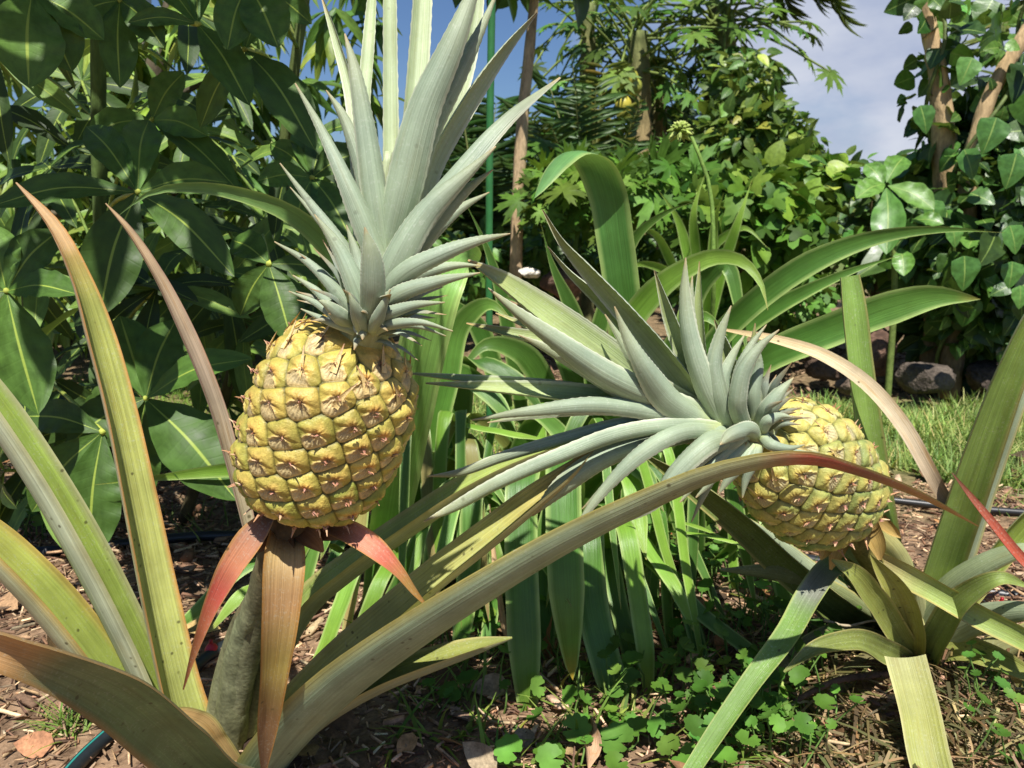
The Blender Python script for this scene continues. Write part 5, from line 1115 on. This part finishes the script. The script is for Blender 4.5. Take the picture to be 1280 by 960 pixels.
rock('rock', 'reddish brown rock behind the upright leaf of the leaning plant', 1098, 440, 2.55, .07, .085, '6a5244', 2, 'rocks edging the planting bed')
rock('rock', 'low flat brown rock at the left end of the rock edging', 1040, 462, 2.6, .09, .05, '5c4a3c', 3, 'rocks edging the planting bed')
rock('rock', 'dark rock in deep shade at the right end of the edging', 1240, 470, 2.42, .10, .06, '4a4038', 4, 'rocks edging the planting bed')
rock('rock', 'brownish crumbly rock beside the white stone in the centre', 705, 358, 3.1, .10, .07, '7a6254', 5)
rock('rock', 'rounded rock at the back between the vine and the sky bush', 1066, 480, 2.42, .055, .035, '6a5a4c', 6, 'rocks edging the planting bed')
rock('white_stone', 'white stone at the foot of the slender pale trunk', 661, 342, 2.9, .042, .022, 'c4bcae', 7)
rock('white_stone', 'elongated white stone under the bright green bush', 1003, 327, 2.9, .06, .028, 'd8d4cc', 8)
# drip hoses and their red drippers
def hose(label, P, r, c):
    hb = MB(); tube(hb, P, r, c, 12, n=60); o = hb.build('drip_hose', M['plastic'], None); return tag(o, label, 'hose', 'drip hoses')
up_ = np.array([0, 0, .009])
h1 = thing('drip_hose', 'black drip hose with a teal stripe at the lower left corner', 'hose', gp(115, 945), 'drip hoses')
hb = MB(); tube(hb, [gp(60, 1010) + up_, gp(100, 962) + up_, gp(140, 925) + up_, gp(200, 880) + up_ * .6, gp(268, 822) + up_ * .8, gp(330, 790) + up_], .0085, '20262a', 12, n=50); hb.build('pipe', M['plastic'], h1)
hb = MB(); tube(hb, [gp(60, 1010) + up_ * 1.95, gp(100, 962) + up_ * 1.95, gp(140, 925) + up_ * 1.95, gp(200, 880) + up_ * 1.5], .0012, '2f8a80', 6, n=40); hb.build('stripe', M['plastic'], h1)
hose('black hose lying across the mulch behind both plants', [gp(-80, 700) + up_, gp(80, 694) + up_, gp(250, 676) + up_, gp(500, 690) + up_, gp(760, 700) + up_, gp(900, 690) + up_, gp(1060, 715) + up_, gp(1200, 742) + up_, gp(1290, 756) + up_, gp(1400, 775) + up_], .009, '23262a')
hose('thin dark hose along the edge of the lawn', [gp(760, 640) + up_, gp(900, 632) + up_, gp(1060, 626) + up_, gp(1200, 640) + up_, gp(1330, 650) + up_], .007, '2a2a2a')
def dripper(label, x, y):
    p = gp(x, y) + np.array([0, -.008, .012]); hb = MB()
    tube(hb, [p - [0, 0, .010], p - [0, 0, .004], p, p + [0, 0, .005], p + [0, 0, .009]], [.006, .0085, .0088, .007, .003], 'b8202a', 12, n=14)
    tube(hb, [p + [0, 0, .008], p + [0, 0, .014]], .0025, 'a01c24', 8, n=4)
    tag(hb.build('dripper', M['plastic']), label, 'dripper', 'red drippers')
dripper('red dripper in the mulch left of the hanging orange bract', 268, 818); dripper('red dripper on the hose at the far right', 1246, 764)
# dead twigs and leaves on the ground
def twig(label, specs, c, r=.003):
    tb = MB()
    for P in specs: tube(tb, P, np.linspace(r, r * .5, len(P)), c, 7, n=24, lump=.08)
    tag(tb.build('dry_twig', M['bark']), label, 'twig', 'dry twigs in the mulch')
z_ = np.array([0, 0, 1.0])
twig('forked dry root standing in the shade at the lower right', [[gp(985, 985) + z_ * .01, at(990, 900, .92), at(993, 880, .93), at(1008, 876, .93)], [at(993, 925, .91), at(1020, 930, .9), at(1034, 960, .88)], [at(990, 905, .92), at(980, 880, .93), at(998, 870, .94)]], 'a88a68', .0055)
twig('curved pale dry shred below the leaning fruit', [[at(1030, 775, .95), at(1060, 782, .95), at(1090, 776, .95), at(1108, 778, .96)]], 'c2b294', .002)
twig('long dark dead stalk lying left of the cut leaf', [[gp(1110, 860) + z_ * .02, gp(1040, 880) + z_ * .03, gp(960, 905) + z_ * .01]], '6a5240', .005)
twig('thin pale dead stalk leaning among the ground cover', [[gp(930, 975) + z_ * .01, at(960, 900, .95), at(1005, 850, .98), at(1040, 815, 1.0)]], 'a8a07c', .0026)
twig('short sawn brown stub behind the fruit stalk', [[gp(236, 700), at(238, 655, 1.5), at(236, 612, 1.5)]], '8a6648', .014)
def dead_leaf(label, P, w, c):
    mb = MB(); sweep(mb, np.array(P), w, wdir=(.3, 1, .2), A=50, cin=c, cout=c, th=.0015, n=18, m=7, prof=oblan, wave=.1); tag(mb.build('dead_leaf', M['dry']), label, 'leaf', 'dead leaves on the mulch')
dead_leaf('curled pale dead leaf under the hanging straps', [gp(735, 975) + z_ * .012, gp(738, 945) + z_ * .022, gp(736, 915) + z_ * .012], [.03] * 3, [(0, 'c2a080'), (1, 'b08a66')])
dead_leaf('rusty dead leaf lying behind the hanging straps', [gp(820, 690) + z_ * .02, gp(835, 682) + z_ * .03, gp(852, 680) + z_ * .02], [.03] * 3, 'a05c3c')
dead_leaf('light brown dead strap hanging between the lily leaves', [at(612, 630, 1.0), at(618, 690, .96), at(628, 760, .93), at(640, 830, .92)], [.014] * 4, 'c2a27a')
dead_leaf('orange dead leaf caught behind the hanging straps', [at(690, 770, 1.0), at(686, 800, 1.0), at(692, 830, 1.0)], [.02] * 3, 'a8764c')
# distant rise and tree line
hm = MB(); n = 60; xs = np.linspace(-140, 200, n); prof_ = 3.5 + 1.6 * np.sin(xs * .03 + 1) + .8 * np.sin(xs * .11)
rows = [(120, 0 * prof_ - .2), (150, prof_ * .6), (185, prof_), (260, prof_ * .7), (330, prof_ * 0 - .2)]
V = np.concatenate([np.stack([xs, np.full(n, y), z], 1) for y, z in rows]); I = np.arange(len(V)).reshape(len(rows), n)
hm.add(V, lin('5f6e4c'), np.zeros((len(V), 3)), F4=np.stack([I[:-1, :-1], I[:-1, 1:], I[1:, 1:], I[1:, :-1]], -1).reshape(-1, 4))
tag(hm.build('hills', M['rock']), kind='structure')
tl = MB()
foliage(tl, '-100,268,24,400,22,2; 450,266,24,400,24,2; 900,268,26,200,14,2; 1045,272,26,60,8,1.5; 1250,268,24,200,18,2', OVATE, 9000, .6, ['46623c', '3e5a38', '55703f'])
tag(tl.build('distant_trees', M['bush']), 'distant tree line along the horizon', 'trees', kind='stuff')

# ================================================================== camera, sun, sky
cam = bpy.data.cameras.new('camera'); co_ = bpy.data.objects.new('camera', cam); COL.objects.link(co_)
cam.sensor_width = 36.0; cam.lens = 36.0 * FPX / 1280; cam.clip_start = .01; cam.clip_end = 3000
co_.location = CAM; co_.rotation_euler = (pi / 2 - PITCH, 0, 0)
cam.dof.use_dof = True; cam.dof.focus_distance = .68; cam.dof.aperture_fstop = 16.0
SC.camera = co_
sun = bpy.data.lights.new('sun', 'SUN'); so = bpy.data.objects.new('sun', sun); COL.objects.link(so)
sun.energy = 5.0; sun.angle = radians(.53); sun.color = (1.0, .963, .905)
from mathutils import Vector
so.rotation_euler = Vector([float(v) for v in SUNDIR]).to_track_quat('Z', 'Y').to_euler()
w = bpy.data.worlds.new('World'); SC.world = w; w.use_nodes = True
nt = w.node_tree; nt.nodes.clear()
out = nt.nodes.new('ShaderNodeOutputWorld'); bg = nt.nodes.new('ShaderNodeBackground'); sky = nt.nodes.new('ShaderNodeTexSky')
sky.sky_type = 'NISHITA'; sky.sun_disc = False; sky.sun_elevation = SUN_EL; sky.sun_rotation = math.atan2(SUNDIR[0], SUNDIR[1]); sky.air_density = 1.0; sky.dust_density = .6; sky.ozone_density = 2.0
tc = nt.nodes.new('ShaderNodeTexCoord'); mp = nt.nodes.new('ShaderNodeMapping'); lk(nt, tc.outputs['Generated'], mp.inputs[0])
mp.inputs['Scale'].default_value = (1.0, 1.0, 2.2); mp.inputs['Location'].default_value = (.35, .1, .2)
nz = noise(nt, mp.outputs[0], 2.6, 7, .55)
sx = nt.nodes.new('ShaderNodeSeparateXYZ'); lk(nt, tc.outputs['Generated'], sx.inputs[0])
bank = mrange(nt, sx.outputs[0], -.12, .42, -.14, .16)          # a cloud bank to the right, bluer to the left
f = math_(nt, 'MULTIPLY', mrange(nt, math_(nt, 'ADD', nz, bank), .44, .62, 0.0, .95), math_(nt, 'MULTIPLY', mrange(nt, sx.outputs[1], .1, .45, 0, 1), mrange(nt, sx.outputs[2], .45, .75, 1, 0)))
cl = mixc(nt, 'MIX', mrange(nt, noise(nt, mp.outputs[0], 5.5, 5), .35, .65, 0, 1), (4.8, 5.5, 7.4), (7.7, 8.1, 9.2))
lk(nt, mixc(nt, 'MIX', f, mixc(nt, 'MULTIPLY', 1.0, sky.outputs[0], (.68, .82, 1.05)), cl), bg.inputs['Color']); bg.inputs['Strength'].default_value = .062
lk(nt, bg.outputs[0], out.inputs[0])
SC.view_settings.view_transform = 'Standard'; SC.view_settings.look = 'None'; SC.view_settings.exposure = 0.52; SC.view_settings.gamma = 1.0; SC.view_settings.use_curve_mapping = False
SC.render.engine = 'CYCLES'
cy = SC.cycles; cy.max_bounces = 6; cy.diffuse_bounces = 3; cy.glossy_bounces = 2; cy.transmission_bounces = 4; cy.transparent_max_bounces = 4
cy.use_denoising = True
cy.sample_clamp_indirect = 6.0
